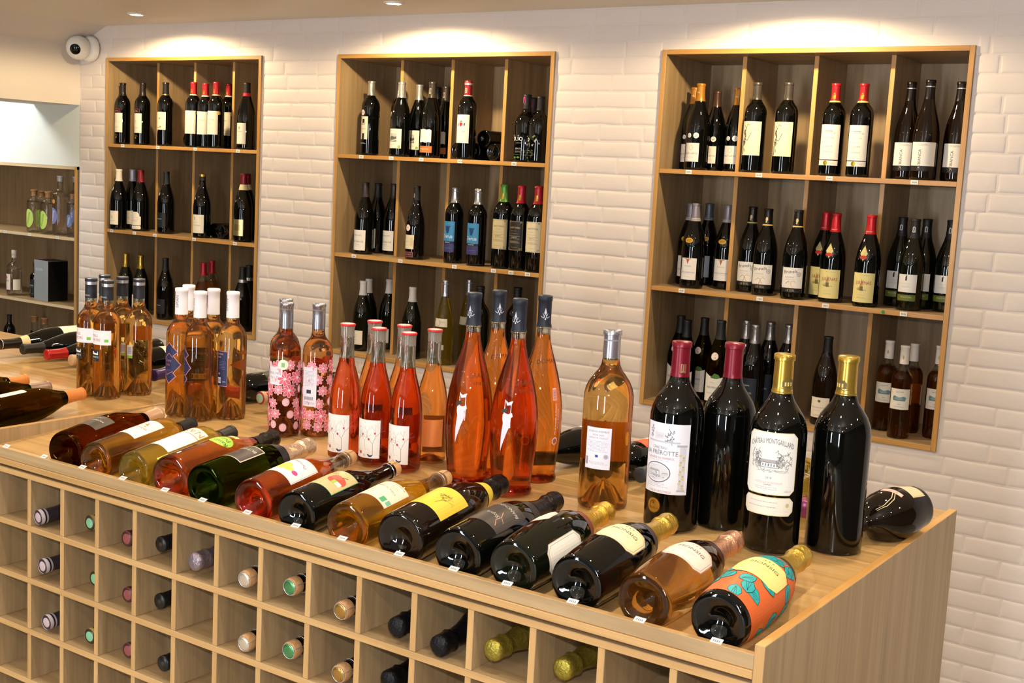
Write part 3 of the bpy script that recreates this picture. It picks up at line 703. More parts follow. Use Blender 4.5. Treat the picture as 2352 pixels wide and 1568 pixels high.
# --- middle unit
SEAL = lambda u, v, r=9: ('seal', [('e', 0, v, r, r, 'E9C9BC'), ('e', 0, v, r * .86, r * .86, 'F3E2DA'), ('t', 0, v, r * .8, 'AC', 'A06A62')], u)
T['tall_cream'] = make_type('bordeaux', cap='C9C5BC', capk='metal', caplen=58, labels=[lab(19, 64, 156, 'EAE0C4', [('r', -8, 122, 4, 146, '23262A'), ('r', -5, 122, 1, 130, 'DDD4BC'), ('r', -8, 60, 4, 88, '23262A')] + [('t', -1, 106, 8, 'CUMBIA', 'A89E88')]), SEAL(-8, 172, 12), ('lower_print', micro(-20, 14, 50, 2, 'C8C4BC', 1.4, 4), -2)])
LAND = [('r', -18, 58, 18, 92, '7C8076'), ('r', -18, 78, 18, 92, 'B9BDB2'), ('p', [(-18, 76), (-6, 82), (8, 78), (18, 80), (18, 70), (-18, 66)], '5A5F55'), ('p', [(-16, 60), (18, 70), (18, 66), (-6, 58)], 'C9C7B8')]
T['landscape'] = make_type('burgundy', cap='CDC9C2', capk='metal', caplen=62, labels=[('label', [('r', -32, 32, 32, 110, 'EDE4CC'), ('r', 18, 34, 28, 44, '8FAE3A')] + [((i[0],) + tuple(a - 6 if k in (0, 2) else a for k, a in enumerate(i[1:5])) + (i[5],)) if i[0] == 'r' else ('p', [(a - 6, b) for a, b in i[1]], i[2]) for i in LAND] + micro(-24, 10, 48, 2) + micro(-20, 12, 102, 1), 0)])
T['white_orange'] = make_type('burgundy', cap='3A332B', capk='foil', caplen=62, capx=[('mark', [('r', -5, 250, 4, 272, '8E887A'), ('r', -3, 255, 2, 268, '3A332B')])], labels=[('label', [('p', [(-32, 62), (-22, 60), (-10, 62), (4, 59), (18, 62), (28, 60), (28, 108), (20, 112), (8, 109), (-6, 113), (-20, 110), (-32, 113)], 'ECE7DC')] + micro(-24, 14, 86, 2), 0), ('lower_label', [('r', -32, 20, 32, 46, 'C0702E')] + [('t', -2, 34, 8, 'BARRANCA', 'EED8B8')] + micro(-22, 20, 25, 1, 'EED8B8'), 0)])
T['black_orange'] = T['white_orange']
T['crest'] = make_type('bordeaux', cap='96202C', capk='foil', caplen=58, capx=[('ring', 242, 245, 'E0D4B8'), ('mark', [('r', -5, 254, 4, 272, 'D8B8A0'), ('r', -3, 256, 2, 270, '96202C')]), ('ring', 284, 292, SILV)], labels=[lab(33, 62, 170, 'EDE8DE', [('p', [(-8, 140), (6, 140), (6, 130), (-1, 124), (-8, 130)], 'A8323A'), ('r', -6, 142, 4, 147, '6E7A4A'), ('p', [(-18, 124), (-12, 128), (-14, 140), (-19, 136)], '5A5550'), ('p', [(12, 124), (16, 130), (18, 140), (10, 136)], '5A5550'), ('t', 0, 106, 9, 'MESTIAN', '8E8A92')] + micro(-20, 20, 92, 2, 'B0A0A0') + micro(-20, 20, 76, 2, 'B8A8A0'))])
T['bio'] = make_type('jug', cap='101012', capk='matte', caplen=52, labels=[('label', [('t', -12, 88, 32, 'b.io', 'F2F0EA'), ('l', [(-20, 70), (6, 70)], .8, 'C8C8C4'), ('t', -8, 50, 7, 'BIRALTA', 'C8C8C4'), ('l', [(-26, 44), (16, 44)], .8, 'C8C8C4'), ('t', -8, 37, 6, 'SELECTION', 'A8A8A4'), ('l', [(-34, 28), (34, 26)], .9, '4E7A2E'), ('e', -24, 16, 8, 4, '4E7A2E'), ('e', -6, 17, 7, 3.5, '5E8A36'), ('p', [(24, 96), (36, 104), (40, 100), (30, 92)], '6E8A3A'), ('p', [(34, 80), (44, 92), (46, 84), (38, 76)], 'B8B8B4'), ('p', [(22, 66), (34, 70), (30, 60)], '9AA09A')] + scribble(30, 40, 16, 18, 12, .8, '5E6E4A', 4), 0),
    ('neck_label', [('r', -7, 200, 7, 246, 'C44A8E'), ('e', 0, 222, 4.5, 4.5, '2A1020')], -8)])
TORT = 'DCD6CC'
T['mache'] = make_type('burgundy', cap='352C28', capk='foil', caplen=60, labels=[lab(34, 16, 100, 'EDE8DC', [('t', -1, 78, 9, 'MANCHET', '8A8A8A'), ('t', 0, 52, 10, 'MACEN-IGÉ', '6E6E70'), ('t', -4, 40, 4.5, 'MONT SARD', 'C0504A')] + micro(-10, 22, 34, 1))])
T['mache_grey'] = make_type('burgundy', cap='1B1A1C', capk='matte', caplen=60, labels=[lab(20, 22, 104, '9CA3A8', [('t', 0, 80, 8, 'NCHET', '5A5E64'), ('t', 0, 56, 9, 'N-IGÉ', '4E5258')])])
T['round_seal'] = make_type('rhone', cap='141416', capk='matte', caplen=60, capx=[('mark', [('r', -3, 262, 3, 280, '7E7A76')])], labels=[lab(26, 44, 104, 'E9DDBE', [('r', 8, 58, 22, 92, 'DCCB9C')] + micro(-22, 6, 92, 1) + micro(-22, 6, 76, 2) + micro(-22, 6, 60, 1)), SEAL(-6, 134, 14), ('lower_label', [('r', -26, 8, 26, 33, '5A1F26')] + frame(-23, 11, 23, 30, .8, 'B99A92') + micro(-18, 18, 22, 2, 'C9A8A0'), 0)])
T['torus'] = make_type('bordeaux', cap='B9B9BE', capk='metal', caplen=60, capx=[('ring', 284, 287, '8A8A90')], labels=[('label', [('r', -31, 46, 31, 166, '27508A'), ('r', -31, 84, 31, 166, '3E8CC0'), ('r', -31, 44, 31, 78, '39386E'), ('r', -31, 78, 31, 87, '101218'), ('e', 0, 136, 10, 12, '1C3F78'), ('e', 0, 126, 7, 8, '1C3F78'), ('p', [(-10, 140), (-15, 150), (-6, 146)], '1C3F78'), ('p', [(10, 140), (15, 150), (6, 146)], '1C3F78'), ('t', 0, 106, 20, 'Torus', 'F2F2F0'), ('t', 0, 82, 6, 'BELMONT', 'E6E6E6'), ('l', [(-20, 60), (20, 60)], .8, '7C7CA8')], 0)])
def farmer(base, txt): 
    o = [('r', -34, 70, 34, 176, base)]
    o += frame(-31, 73, 31, 173, .8, txt) + [('t', 0, 152, 9, 'VINO FARM', txt, 0, .95, .004)] + micro(-16, 16, 140, 1, txt) + micro(-24, 24, 130, 1, txt)
    o += [('l', [(-22, 122), (22, 122)], .7, txt), ('t', 0, 117, 6, 'RESERVA', txt), ('l', [(-22, 112), (22, 112)], .7, txt)] + micro(-24, 24, 104, 4, txt) + micro(-10, 20, 82, 1, txt)
    for sx in (-1, 1):
        for sy in (77, 169): o += scribble(sx * 26, sy, 6, 4, 5, .8, txt, 8)
    return o
T['green_cap'] = make_type('bordeaux', cap='54883A', caplen=62, capx=[('mark', [('r', -4, 248, 4, 268, GOLD)])], labels=[('label', farmer('CFC092', '6A5E3A'), 0)])
T['ornate_black'] = make_type('bordeaux', cap='A81E2C', caplen=62, capx=[('mark', [('r', -4, 248, 4, 268, GOLD)])], labels=[('label', farmer('26201C', 'C9B888'), 0)])
T['red_cap_cream'] = make_type('bordeaux', cap='A81E2C', caplen=62, capx=[('mark', [('r', -4, 248, 4, 268, GOLD)])], labels=[('label', farmer('E3D6B2', '8A7A52'), 0)])
T['white_burgundy'] = make_type('burgundy', 'green', cap='E4E0DA', capk='matte', caplen=60, labels=[lab(32, 28, 88, 'EDE5D2', [('t', -4, 60, 6, 'BLANC', '9A948A')] + micro(-16, 10, 48, 1))])
T['white_bluish'] = make_type('burgundy', 'green', cap='E4E0DA', capk='matte', caplen=60, labels=[lab(26, 30, 88, 'A9C4C6', micro(-18, 18, 60, 2))])
T['yellow_clear'] = make_type('flute', 'clear', 'straw', 262, cap='B6B4B6', capk='metal', caplen=62, capx=[('ring', 314, 317, '8A8A90')], labels=[('label', [('r', -34, 150, 34, 182, 'D9D2BE'), ('e', -12, 166, 17, 17, 'A9A79C'), ('e', -12, 166, 15.5, 15.5, 'D9D2BE')] + micro(-2, 30, 172, 4), 0), ('lower_label', [('r', -14, 60, 14, 80, 'B9B6A8')] + micro(-10, 10, 72, 3), 10)], seg=32)
T['black_screw'] = make_type('bordeaux', 'green', cap='161618', capk='matte', caplen=40)
T['black_red'] = make_type('bordeaux', 'brown', cap='161618', capk='matte', caplen=40)
# --- right unit
SEALS = [('seal', [('e', 0, 118, 10, 10, 'EFEDE8'), ('e', 0, 118, 7, 7, 'D8D8D4')] + scribble(0, 118, 5, 5, 4, .9, '55575A', 2), 14), ('seal', [('e', 0, 118, 8, 8, 'EFEDE8'), ('e', 0, 118, 6, 6, 'D8D8D4')] + scribble(0, 118, 4, 4, 3, .9, '55575A', 3), -12)]
HL = lab(27, 28, 92, 'EDE6D8', [('e', -2, 76, 8, 9, 'DDB8A0'), ('e', -2, 76, 6, 7, 'EDE6D8'), ('t', -2, 56, 9, 'HAUT-LIROU', '6E6A72')] + micro(-18, 14, 44, 2, 'B8A8A0'))
T['orange_cap'] = make_type('burgundy', cap='B07628', capk='foil', caplen=60, capx=[('mark', [('t', 0, 266, 9, 'HL', 'EBD9A8')])], labels=[HL] + SEALS)
T['brown_cap'] = make_type('burgundy', cap='4E3428', capk='foil', caplen=58, labels=[HL] + SEALS)
VT = [('l', [(-30, 60), (-27, 74), (-30, 86), (-25, 96), (-29, 104)], 4, '1A1714'), ('l', [(-29, 104), (-20, 118), (-26, 132), (-18, 146), (-24, 156)], 2, '1A1714'), ('l', [(-24, 112), (-10, 106), (-4, 120), (2, 132)], 1.6, '1A1714'), ('l', [(-18, 146), (-12, 160), (-4, 156)], 1.4, '1A1714'), ('l', [(-12, 160), (-14, 168)], 1.2, '1A1714')] + scribble(-22, 110, 8, 40, 14, 1.5, '1A1714', 6)
T['vine'] = make_type('bordeaux', cap='4A433C', capk='foil', caplen=57, labels=[('label', [('r', -38, 57, 36, 170, 'EDE3BE')] + VT + [('t', 8, 146, 8, 'RACINES', 'BFB490')] + micro(-6, 20, 96, 1, 'BFB490') + micro(-6, 20, 74, 2, 'C9A890'), 4)])
T['chateau_white'] = make_type('bordeaux', cap='A81E26', capk='foil', caplen=60, capx=[('ring', 239, 244, 'E4C66A'), ('mark', [('r', -6, 250, 5, 264, GOLD), ('r', -3, 265, 3, 269, GOLD)])], labels=[('label', [('r', -36, 34, 36, 166, 'EFE9DC'), ('r', -36, 50, 36, 53, '4A2A2E')] + house(-2, 138, 13, '8A8684') + scribble(-22, 140, 7, 5, 6, .7, 'A8A49C', 3) + scribble(18, 140, 7, 5, 6, .7, 'A8A49C', 4) + [('t', -2, 124, 7, 'Haut-Gardet', 'A8A09A'), ('t', -4, 96, 9, 'La Grave', '9E8E96', 6), ('t', -2, 78, 6, 'BORDEAUX', 'C98A8A'), ('e', -6, 42, 7.5, 7.5, '*B99A1E'), ('e', -6, 42, 5, 5, '*D8BC3E')] + micro(-26, -16, 42, 2) + micro(6, 28, 42, 2) + micro(-20, 16, 110, 1), 2)])
T['bianca'] = make_type('rhone', 'brown', cap='120D0C', capk='foil', caplen=60, capx=[('ring', 290, 293, SILV)], labels=[('label', [('r', -38, 44, 44, 118, 'EDE8DE'), ('r', -38, 28, 44, 44, '1A1617')] + micro(-18, 22, 112, 3, 'A8A49E', 1) + [('t', -6, 62, 13, "CA'BIANCA", '1A1617', 90)], 6), ('lower_print', [('r', -13, 27.8, -12, 28.2, 'D8D4CC'), ('t', -6, 36, 11, "CA", 'E8E4DC', 90)], 6)])
SYR = lab(30, 30, 106, 'EDE8E0', [('p', [(-8, 102), (4, 102), (-2, 84)], 'B0603E'), ('r', -14, 102, 10, 105, 'C89A7A'), ('t', -2, 78, 6, 'DOMAINE', '9A9AA0'), ('t', -2, 56, 6.5, 'CROZES-HERMITAGE', '8A8A90', 0, .85), ('l', [(-20, 50), (18, 50)], .5, 'B0B0B0')] + micro(-14, 12, 40, 1, 'B8B4AC'), 4)
OVAL = ('neck_seal', [('e', 0, 168, 15, 9, 'C89A2A'), ('e', 0, 168, 12, 6.5, 'B8881E'), ('t', 0, 168, 6, '2019', '7A5A14')], 0)
T['lilac_cap'] = make_type('burgundy', cap='8A8288', capk='foil', caplen=62, capx=[('ring', 238, 240, 'D8D4D0'), ('ring', 243, 245, 'D8D4D0')], labels=[SYR, OVAL])
T['lilac_cap_grey'] = make_type('burgundy', cap='565C66', capk='foil', caplen=62, capx=[('ring', 238, 240, 'A8A8AC'), ('ring', 243, 245, 'A8A8AC')], labels=[lab(24, 28, 106, 'A6AEB4', micro(-16, 12, 66, 3, '7E868C')), OVAL])
BRU = ('label', [('r', -36, 36, 40, 106, 'EDE8E0'), ('r', -36, 24, 40, 38, '1C1814'), ('t', -4, 92, 16, 'Brunels', '4A4442', 6), ('t', -6, 74, 6, 'GIGONDAS', 'A8A0A0'), ('e', 26, 84, 7.5, 7.5, '8E8E92'), ('e', 26, 84, 6, 6, 'DAD8D6'), ('t', 26, 84, 6, 'HF', '6A6A70'), ('l', [(-18, 52), (-8, 60), (0, 56), (8, 62), (16, 58)], 1.4, '*C08A4A'), ('l', [(0, 56), (-2, 44), (-6, 40)], 2, '*C08A4A'), ('l', [(0, 56), (4, 44), (8, 40)], 1.5, '*C08A4A'), ('t', 0, 30, 10, 'LE SOL', 'B8A884')] + micro(-20, 20, 66, 1), 6)
T['brunels'] = make_type('burgundy', cap='1A1714', capk='foil', caplen=58, capx=[('ring', 240, 244, 'D8B86A'), ('mark', [('e', 2, 262, 4, 7, 'D8C088'), ('r', -1, 250, 3, 256, 'D8C088')])], labels=[BRU])
JUL = ('label', [('r', -40, 14, 40, 110, 'E9DC96'), ('t', 4, 78, 15, 'JULIÉNAS', 'B0342A', 0, .85), ('p', [(-8, 62), (-2, 92), (4, 62)], 'B8A05A'), ('r', -7, 52, 4, 66, '7A6A3A')] + scribble(-2, 58, 18, 8, 12, .9, '6E6644', 9) + micro(-14, 16, 38, 1, 'B8A868') + micro(-16, 16, 30, 2, 'A8985A') + micro(-10, 30, 102, 1, 'A8985A'), 2)
DIA = ('neck_seal', [('p', [(0, 200), (14, 172), (0, 146), (-14, 172)], '6A5A2A'), ('p', [(0, 197), (12.5, 172), (0, 149), (-12.5, 172)], 'D8C98A'), ('e', 0, 160, 12, 6, 'C0342C')] + scribble(0, 178, 6, 8, 6, .7, 'A89858', 3), -2)
T['red_julienas'] = make_type('burgundy', cap='C02028', capk='foil', caplen=62, capx=[('mark', [('t', 0, 243, 5, 'VINCENT', 'EBC0B0')])], labels=[JUL, DIA])
TRA = [('label', [('r', -32, 60, 32, 118, 'EDEAE4'), ('p', [(-5, 98), (-5, 108), (-3, 114), (0, 116), (0, 98)], '1A1A1C')] + micro(-22, 20, 88, 1, 'B0ACA4') + micro(-18, 16, 80, 3, 'C0BCB4'), 0), ('lower_label', [('r', -32, 32, 32, 52, '66702A'), ('t', 0, 44, 7, 'TRADITION', 'C8C890')] + micro(-20, 16, 37, 1, '9AA05A'), 0)]
T['tradition'] = make_type('burgundy', 'green', cap='15161A', capk='matte', caplen=62, capx=[('mark', [('p', [(-4, 254), (-4, 270), (0, 274), (5, 270), (5, 254)], 'B8B4AE'), ('p', [(-1, 256), (-1, 268), (2, 270), (2, 256)], '15161A')])], labels=TRA)
FRE = ('label', [('p', [(-32, 30), (34, 30), (34, 112), (14, 106), (-6, 112), (-32, 124)], 'EDEBE4'), ('p', [(-8, 108), (10, 106), (26, 110), (20, 120), (6, 124)], '4E7A34'), ('t', 0, 76, 9, 'PERE-FRÈRES', '6A6A6E', 0, .8)] + micro(-20, 18, 58, 2) + micro(-10, 14, 92, 1, '5A5A5E'), 0)
PINKS = ('seal', [('e', 0, 180, 13, 13, 'D8B8B0'), ('e', 0, 180, 11.5, 11.5, 'EFE0DA')] + scribble(0, 180, 7, 7, 6, .8, 'B0706A', 5), 0)
T['green_freres'] = make_type('burgundy', 'olive', 'gold', 170, cap='16181A', capk='matte', caplen=62, labels=[FRE, PINKS], seg=32)
NAVY = ('label', [('r', -30, 24, 32, 120, '1C2634'), ('t', 0, 96, 9, 'Saint', 'B8C0C8'), ('t', 0, 70, 8, 'PEY-FRÈRES', 'B8C0C8', 0, .85)] + micro(-16, 14, 58, 1, '8A94A0') + [('t', 0, 44, 5, 'Noire', '8A94A0')], 0)
EMB = ('embossing', scribble(0, 176, 14, 14, 26, 1.2, '2A2B2C', 11), -2)
T['silver_navy'] = make_type('burgundy', cap='A8A4A2', capk='metal', caplen=62, capx=[('ring', 282, 285, '6A6866')], labels=[NAVY, EMB])
T['single_cream'] = make_type('burgundy', 'brown', cap='121214', capk='matte', caplen=52, labels=[lab(34, 26, 94, 'EDE4D0', [('p', [(-4, 78), (4, 78), (5, 86), (-5, 86)], '6A5E4E'), ('t', -2, 60, 6.5, 'BOURGOGNE ALIGOTÉ', '9A8E80', 0, .85)] + micro(-14, 12, 50, 1) + micro(-22, 22, 36, 3), 0)])
SHIP = ('label', [('r', -37, 104, 37, 176, 'EAE6DA'), ('p', [(-22, 134), (20, 134), (24, 146), (14, 150), (0, 146), (-20, 152), (-24, 144)], '6A8A94'), ('e', -2, 142, 14, 5, '8FA8AE'), ('t', 0, 166, 9, 'Larmes', '8A8E90', 4), ('t', 0, 122, 6, '2020', '8A8E90')] + micro(-22, 22, 114, 2), 4)
T['rose_ship'] = make_type('rose', 'clear', 'brown', 236, cap='E8E2DA', capk='matte', caplen=64, capx=[('mark', [('e', 0, 285, 3, 7, 'B8A87A')])], labels=[SHIP], seg=32, facets=12)

# ------------------------------------------------------------------ placing upright bottles
def at_top(tname, tx, ty, y, zbase):
    """position and size of an upright bottle whose cap is seen at a pixel, standing on zbase in plane y"""
    p = on(tx, ty + 2, 1, y); h = p.z - zbase; s = h / height(tname)
    SCALES.append((tname, round(s, 2))); return Vector((p.x, y, zbase)), s
PLACED = []; MISSED = []
def shelf(tname, tx, ty, y, zb, label, rot=0, group=None, name='wine_bottle'):
    tx0 = tx
    for k in range(70 * 8):      # nearest free spot to the wanted depth
        tx = tx0 + (0, 2, -2, 4, 6, 8, 10, 12)[k // 70]; k %= 70; yy = y + (k + 1) // 2 * .004 * (1 if k % 2 else -1)
        if not .026 < yy < .30: continue
        loc, s = at_top(tname, tx, ty, yy, zb + .0004); SCALES.pop(); r = radius(tname) * s + .0008
        ok = all(abs(q[0] - zb) > .1 or (q[1] - loc.x) ** 2 + (q[2] - yy) ** 2 >= (q[3] + r) ** 2 for q in PLACED)
        for a, b, dv in UB:
            if a - .25 < loc.x < b + .25:
                if loc.x - r < a + TH or loc.x + r > b - TH: ok = False
                for d in dv:
                    dx = max(abs(loc.x - d) - .0075, 0); dy = max(.08 - yy, 0)
                    if math.hypot(dx, dy) < r: ok = False
        if ok: break
    else:
        loc, s = at_top(tname, tx, ty, y, zb + .0004); r = radius(tname) * s; MISSED.append((label, tx))
    PLACED.append((zb, loc.x, loc.y, r)); SCALES.append((tname, round(s, 2), round(loc.y, 3), y))
    return put(tname, name, label, 'bottle', group, upright(tname, loc, s, rot))
L, M, R_ = 'left wall unit', 'middle wall unit', 'right wall unit'
A = [ # left unit, top row
 ('redbox', 282.4, 188.7, .07, Z1, 'dark bottle with small red box above its label, leftmost in the left wall unit', 4),
 ('redbox', 328, 188.7, .07, Z1, 'dark bottle with red box above its label, second from left in left wall unit', 0),
 ('cream_gold', 381, 187.6, .05, Z1, 'dark wine bottle with gold-ringed black cap and cream label, left unit top row', 2),
 ('red_cap', 445.6, 187, .034, Z1, 'red-capped wine bottle, leftmost of the four red caps in the left wall unit', 8),
 ('red_cap', 473, 190, .108, Z1, 'red-capped wine bottle half hidden, second from left of four in the left unit', 10),
 ('red_cap', 497.7, 187, .06, Z1, 'red-capped wine bottle with round gold medal, third of four in the left unit', 4),
 ('red_cap', 526.5, 190, .20, Z1, 'red-capped wine bottle cut off by the divider, rightmost of four in the left unit', 4),
 ('red_band', 568, 188.7, .07, Z1, 'sloping dark bottle with a bright red neck band, top right compartment of the left unit', 6),
 ('white_cap', 273.4, 386.6, .06, Z2, 'dark bottle with cream-white capsule, leftmost in the middle row of the left unit', 4),
 ('silver_cap', 305, 387, .20, Z2, 'dark bottle with pale silver capsule behind two others, middle row of the left unit', 4),
 ('cut_label', 324, 389, .06, Z2, 'dark bottle with maroon capsule and curved cut-out cream label, middle row of the left unit', 14),
 ('black_label', 382.5, 392, .06, Z2, 'all-black bottle with black label, second compartment of the left unit, middle row', 2),
 ('gold_band', 465.6, 398, .038, Z2, 'dark bottle with thin gold ring on top and square cream label, left unit', 14),
 ('dark_red_cap', 560.7, 397, .05, Z2, 'dark-red-capped bottle with gold label, front one of three in the left unit', 6),
 ('dark_red_cap', 568.5, 397, .14, Z2, 'dark-red-capped bottle behind the front one, middle of three in the left unit', 6),
 ('dark_red_cap', 576.5, 397, .23, Z2, 'dark-red-capped bottle furthest back of three in the left unit', 6),
 ('gold_cap_green', 289.3, 580, .10, Z3, 'green bottle with gold capsule, left one of two in the left unit', 0),
 ('gold_cap_green', 323.8, 584, .08, Z3, 'green bottle with gold capsule, right one of two in the left unit', 0),
 ('black_label', 380.6, 590.6, .06, Z3, 'matte black-capped bottle with black label, front of two, left unit bottom row', 2),
 ('black_label', 393.5, 587.6, .18, Z3, 'matte black-capped bottle behind another, bottom row of the left unit', 2),
 ('red_cap_rose', 468, 601, .08, Z3, 'clear bottle of rosé with red capsule in the bottom row of the left unit', 0),
 ('red_cap_yellow', 487.2, 596.6, .16, Z3, 'clear bottle of yellow wine with red capsule in the bottom row of the left unit', 0),
 ('silver_ring', 558, 611, .07, Z3, 'black bottle with silver neck ring, front one of two, left unit bottom right', 0),
 ('silver_ring', 573, 607, .18, Z3, 'black bottle with silver neck ring, rear one of two, left unit bottom right', 0),
 # middle unit
 ('tall_cream', 854, 184.6, .08, Z1, 'dark silver-capped bottle with tall cream label and pink seal, middle unit top left', -4),
 ('tall_cream', 921, 190, .22, Z1, 'dark bottle with pink seal mostly hidden behind the left landscape-label bottle', -6),
 ('landscape', 924, 187, .06, Z1, 'silver-capped bottle with landscape picture label, left one of two in the middle unit', 2),
 ('landscape', 964.5, 193, .17, Z1, 'silver-capped bottle with landscape picture label, right one of two in the middle unit', 2),
 ('white_orange', 994.5, 186.6, .06, Z1, 'dark-capped bottle with white label over an orange band, front one, middle unit', 2),
 ('plain_black', 1006, 198.6, .27, Z1, 'black bottle half hidden behind the white and orange label bottle', 0),
 ('white_orange', 1025.7, 197, .18, Z1, 'white and orange label bottle cut off by the divider, middle unit', 4),
 ('crest', 1077, 184, .038, Z1, 'bottle with dark red capsule and white crest label in front of lying bottles', 0),
 ('bio', 1212.4, 215.7, .07, Z1, 'squat black bottle with big white b.io lettering, front left of three', 6),
 ('bio', 1227, 223, .20, Z1, 'squat black bottle with pink neck label, rear one of three in the middle unit', 10),
 ('bio', 1243.7, 220, .10, Z1, 'squat black bottle with pink neck label, rightmost of three by the side panel', -40),
 ('mache', 840.3, 416.7, .06, Z2, 'broad dark bottle with big white label, leftmost in the middle row of the middle unit', 2),
 ('mache_grey', 869.7, 418.5, .17, Z2, 'dark bottle with grey-blue label, second in the middle row of the middle unit', 4),
 ('mache', 906, 420, .18, Z2, 'dark bottle with white label mostly hidden by the first divider of the middle unit', -2),
 ('round_seal', 958.6, 425, .06, Z2, 'slender dark bottle with round pink seal and maroon lower label', -6),
 ('torus', 1047, 428.5, .07, Z2, 'dark bottle with blue label and silver capsule, left one of two', -6),
 ('torus', 1100, 431.7, .05, Z2, 'dark bottle with blue label and silver capsule, right one of two', 0),
 ('green_cap', 1160.4, 421.4, .07, Z2, 'green-capped bottle with beige ornate label, front, in the middle unit', 6),
 ('green_cap', 1186, 423.5, .20, Z2, 'green-capped bottle behind the black ornate label bottle', 6),
 ('ornate_black', 1199.7, 424.6, .07, Z2, 'red-capped bottle with black ornate label in the middle unit', 0),
 ('red_cap_cream', 1238.7, 425.8, .06, Z2, 'red-capped bottle with cream ornate label beside the right side panel of the middle unit', 6),
 ('white_burgundy', 835.3, 643, .07, Z3, 'green bottle with white capsule and cream label, bottom left compartment of the middle unit, front', 0),
 ('white_burgundy', 848, 638, .20, Z3, 'green bottle with white capsule behind another, bottom left of the middle unit', 0),
 ('white_burgundy', 895.5, 639, .20, Z3, 'white-capped green bottle half hidden by the first divider, middle unit bottom row', 0),
 ('white_bluish', 948.9, 657.3, .07, Z3, 'white-capped green bottle with pale blue label, alone in its compartment', 34),
 ('yellow_clear', 1025, 641, .045, Z3, 'clear bottle of yellow wine with silver capsule, leftmost of three', 0),
 ('yellow_clear', 1051, 640.6, .115, Z3, 'clear bottle of yellow wine with silver capsule, middle of three', 60),
 ('yellow_clear', 1079.4, 639, .18, Z3, 'clear bottle of yellow wine with silver capsule, rightmost of three', 20),
 ('black_screw', 1104, 655, .05, Z3, 'dark green bottle with black screw cap beside the three yellow wine bottles', 0),
 ('black_red', 1190, 658, .12, Z3, 'dark bottle with black screw cap behind the tall rosé bottles, bottom right compartment', 0),
 # right unit
 ('orange_cap', 1598, 199, .18, Z1, 'dark bottle with orange capsule half hidden, furthest left in the right unit', -2),
 ('orange_cap', 1611.3, 190.3, .06, Z1, 'dark bottle with bright orange capsule and two round seals, front left of the right unit', -2),
 ('brown_cap', 1649, 207.7, .18, Z1, 'dark bottle with brown capsule and two round seals in the right unit', 0),
 ('orange_cap', 1698.7, 201, .14, Z1, "dark bottle with round seals cut off by the right unit's first divider", 0),
 ('vine', 1741.6, 188, .06, Z1, 'dark bottle with black vine drawing on cream label, left one of two', -2),
 ('vine', 1813.3, 188, .06, Z1, 'dark bottle with black vine drawing on cream label, right one of two', -2),
 ('chateau_white', 1922.3, 190, .07, Z1, 'red-capped bottle with tall white castle label, left one of two', 0),
 ('chateau_white', 1986.8, 190.3, .06, Z1, 'red-capped bottle with tall white castle label, right one of two', 0),
 ('bianca', 2095.8, 186.7, .16, Z1, 'sloping black-brown bottle with vertical lettering, leftmost of three', -4),
 ('bianca', 2139.4, 182, .06, Z1, 'sloping black-brown bottle with vertical lettering, front middle of three', -4),
 ('bianca', 2211, 186.4, .09, Z1, 'sloping black-brown bottle with vertical lettering, rightmost by the frame', 0),
 ('lilac_cap', 1589, 465, .20, Z2, 'lilac-grey-capped bottle with yellow oval seal, rear left in the right unit', 0),
 ('lilac_cap', 1600.5, 465, .06, Z2, 'lilac-grey-capped bottle with yellow oval seal, front one in the right unit', -2),
 ('lilac_cap_grey', 1631, 465, .22, Z2, 'slate-grey-capped bottle with blue-grey label at the back of the right unit', 10),
 ('lilac_cap', 1674.5, 469, .12, Z2, 'lilac-grey-capped bottle cut off by the first divider, middle row of the right unit', 2),
 ('brunels', 1731, 472.7, .17, Z2, 'bottle with black gold-ringed capsule and script label, leftmost of three', -4),
 ('brunels', 1766.5, 477.5, .07, Z2, 'bottle with black gold-ringed capsule and script label, front middle of three', -2),
 ('brunels', 1836, 480, .09, Z2, 'bottle with black gold-ringed capsule and script label, rightmost of three', 0),
 ('red_julienas', 1899.8, 484.7, .17, Z2, 'red-capped bottle with yellow label and diamond seal, rear left of three', -4),
 ('red_julienas', 1923.2, 487.8, .07, Z2, 'red-capped bottle with yellow label and diamond seal, front middle of three', 0),
 ('red_julienas', 2004, 491.6, .08, Z2, 'red-capped bottle with yellow label and diamond seal, standing apart on the right', -4),
 ('tradition', 2075.4, 496.8, .17, Z2, 'black-capped bottle with white label and olive band, leftmost of four', 0),
 ('tradition', 2104.7, 501, .06, Z2, 'black-capped bottle with white label and olive band, front one of four', 0),
 ('tradition', 2131.6, 501, .18, Z2, 'black-capped bottle with white label and olive band, third of four', 6),
 ('tradition', 2188, 503.7, .10, Z2, 'black-capped bottle with white label and olive band, rightmost by the frame', 0),
 ('green_freres', 1565.4, 723, .20, Z3, 'olive-green bottle with black capsule, leftmost in the bottom row of the right unit', -4),
 ('green_freres', 1580, 732.7, .10, Z3, 'olive-green bottle with black capsule behind the first large red magnum', 20),
 ('green_freres', 1620, 727.7, .16, Z3, 'olive-green bottle with round pink seal between the two red-capped magnums', -6),
 ('green_freres', 1658, 734, .14, Z3, 'olive-green bottle with round pink seal cut off by the first divider, bottom row', 0),
 ('silver_navy', 1716.6, 733, .18, Z3, 'silver-capped black bottle with navy label, leftmost of four', 0),
 ('silver_navy', 1737.2, 743, .07, Z3, 'silver-capped black bottle with navy label, second of four', 0),
 ('silver_navy', 1771.7, 736.6, .18, Z3, 'silver-capped black bottle with navy label, third of four', 0),
 ('silver_navy', 1814.7, 743, .12, Z3, 'silver-capped black bottle with navy label, rightmost of four', 0),
 ('single_cream', 1904, 770.6, .07, Z3, 'single dark bottle with cream label and black capsule in the third bottom compartment', 0),
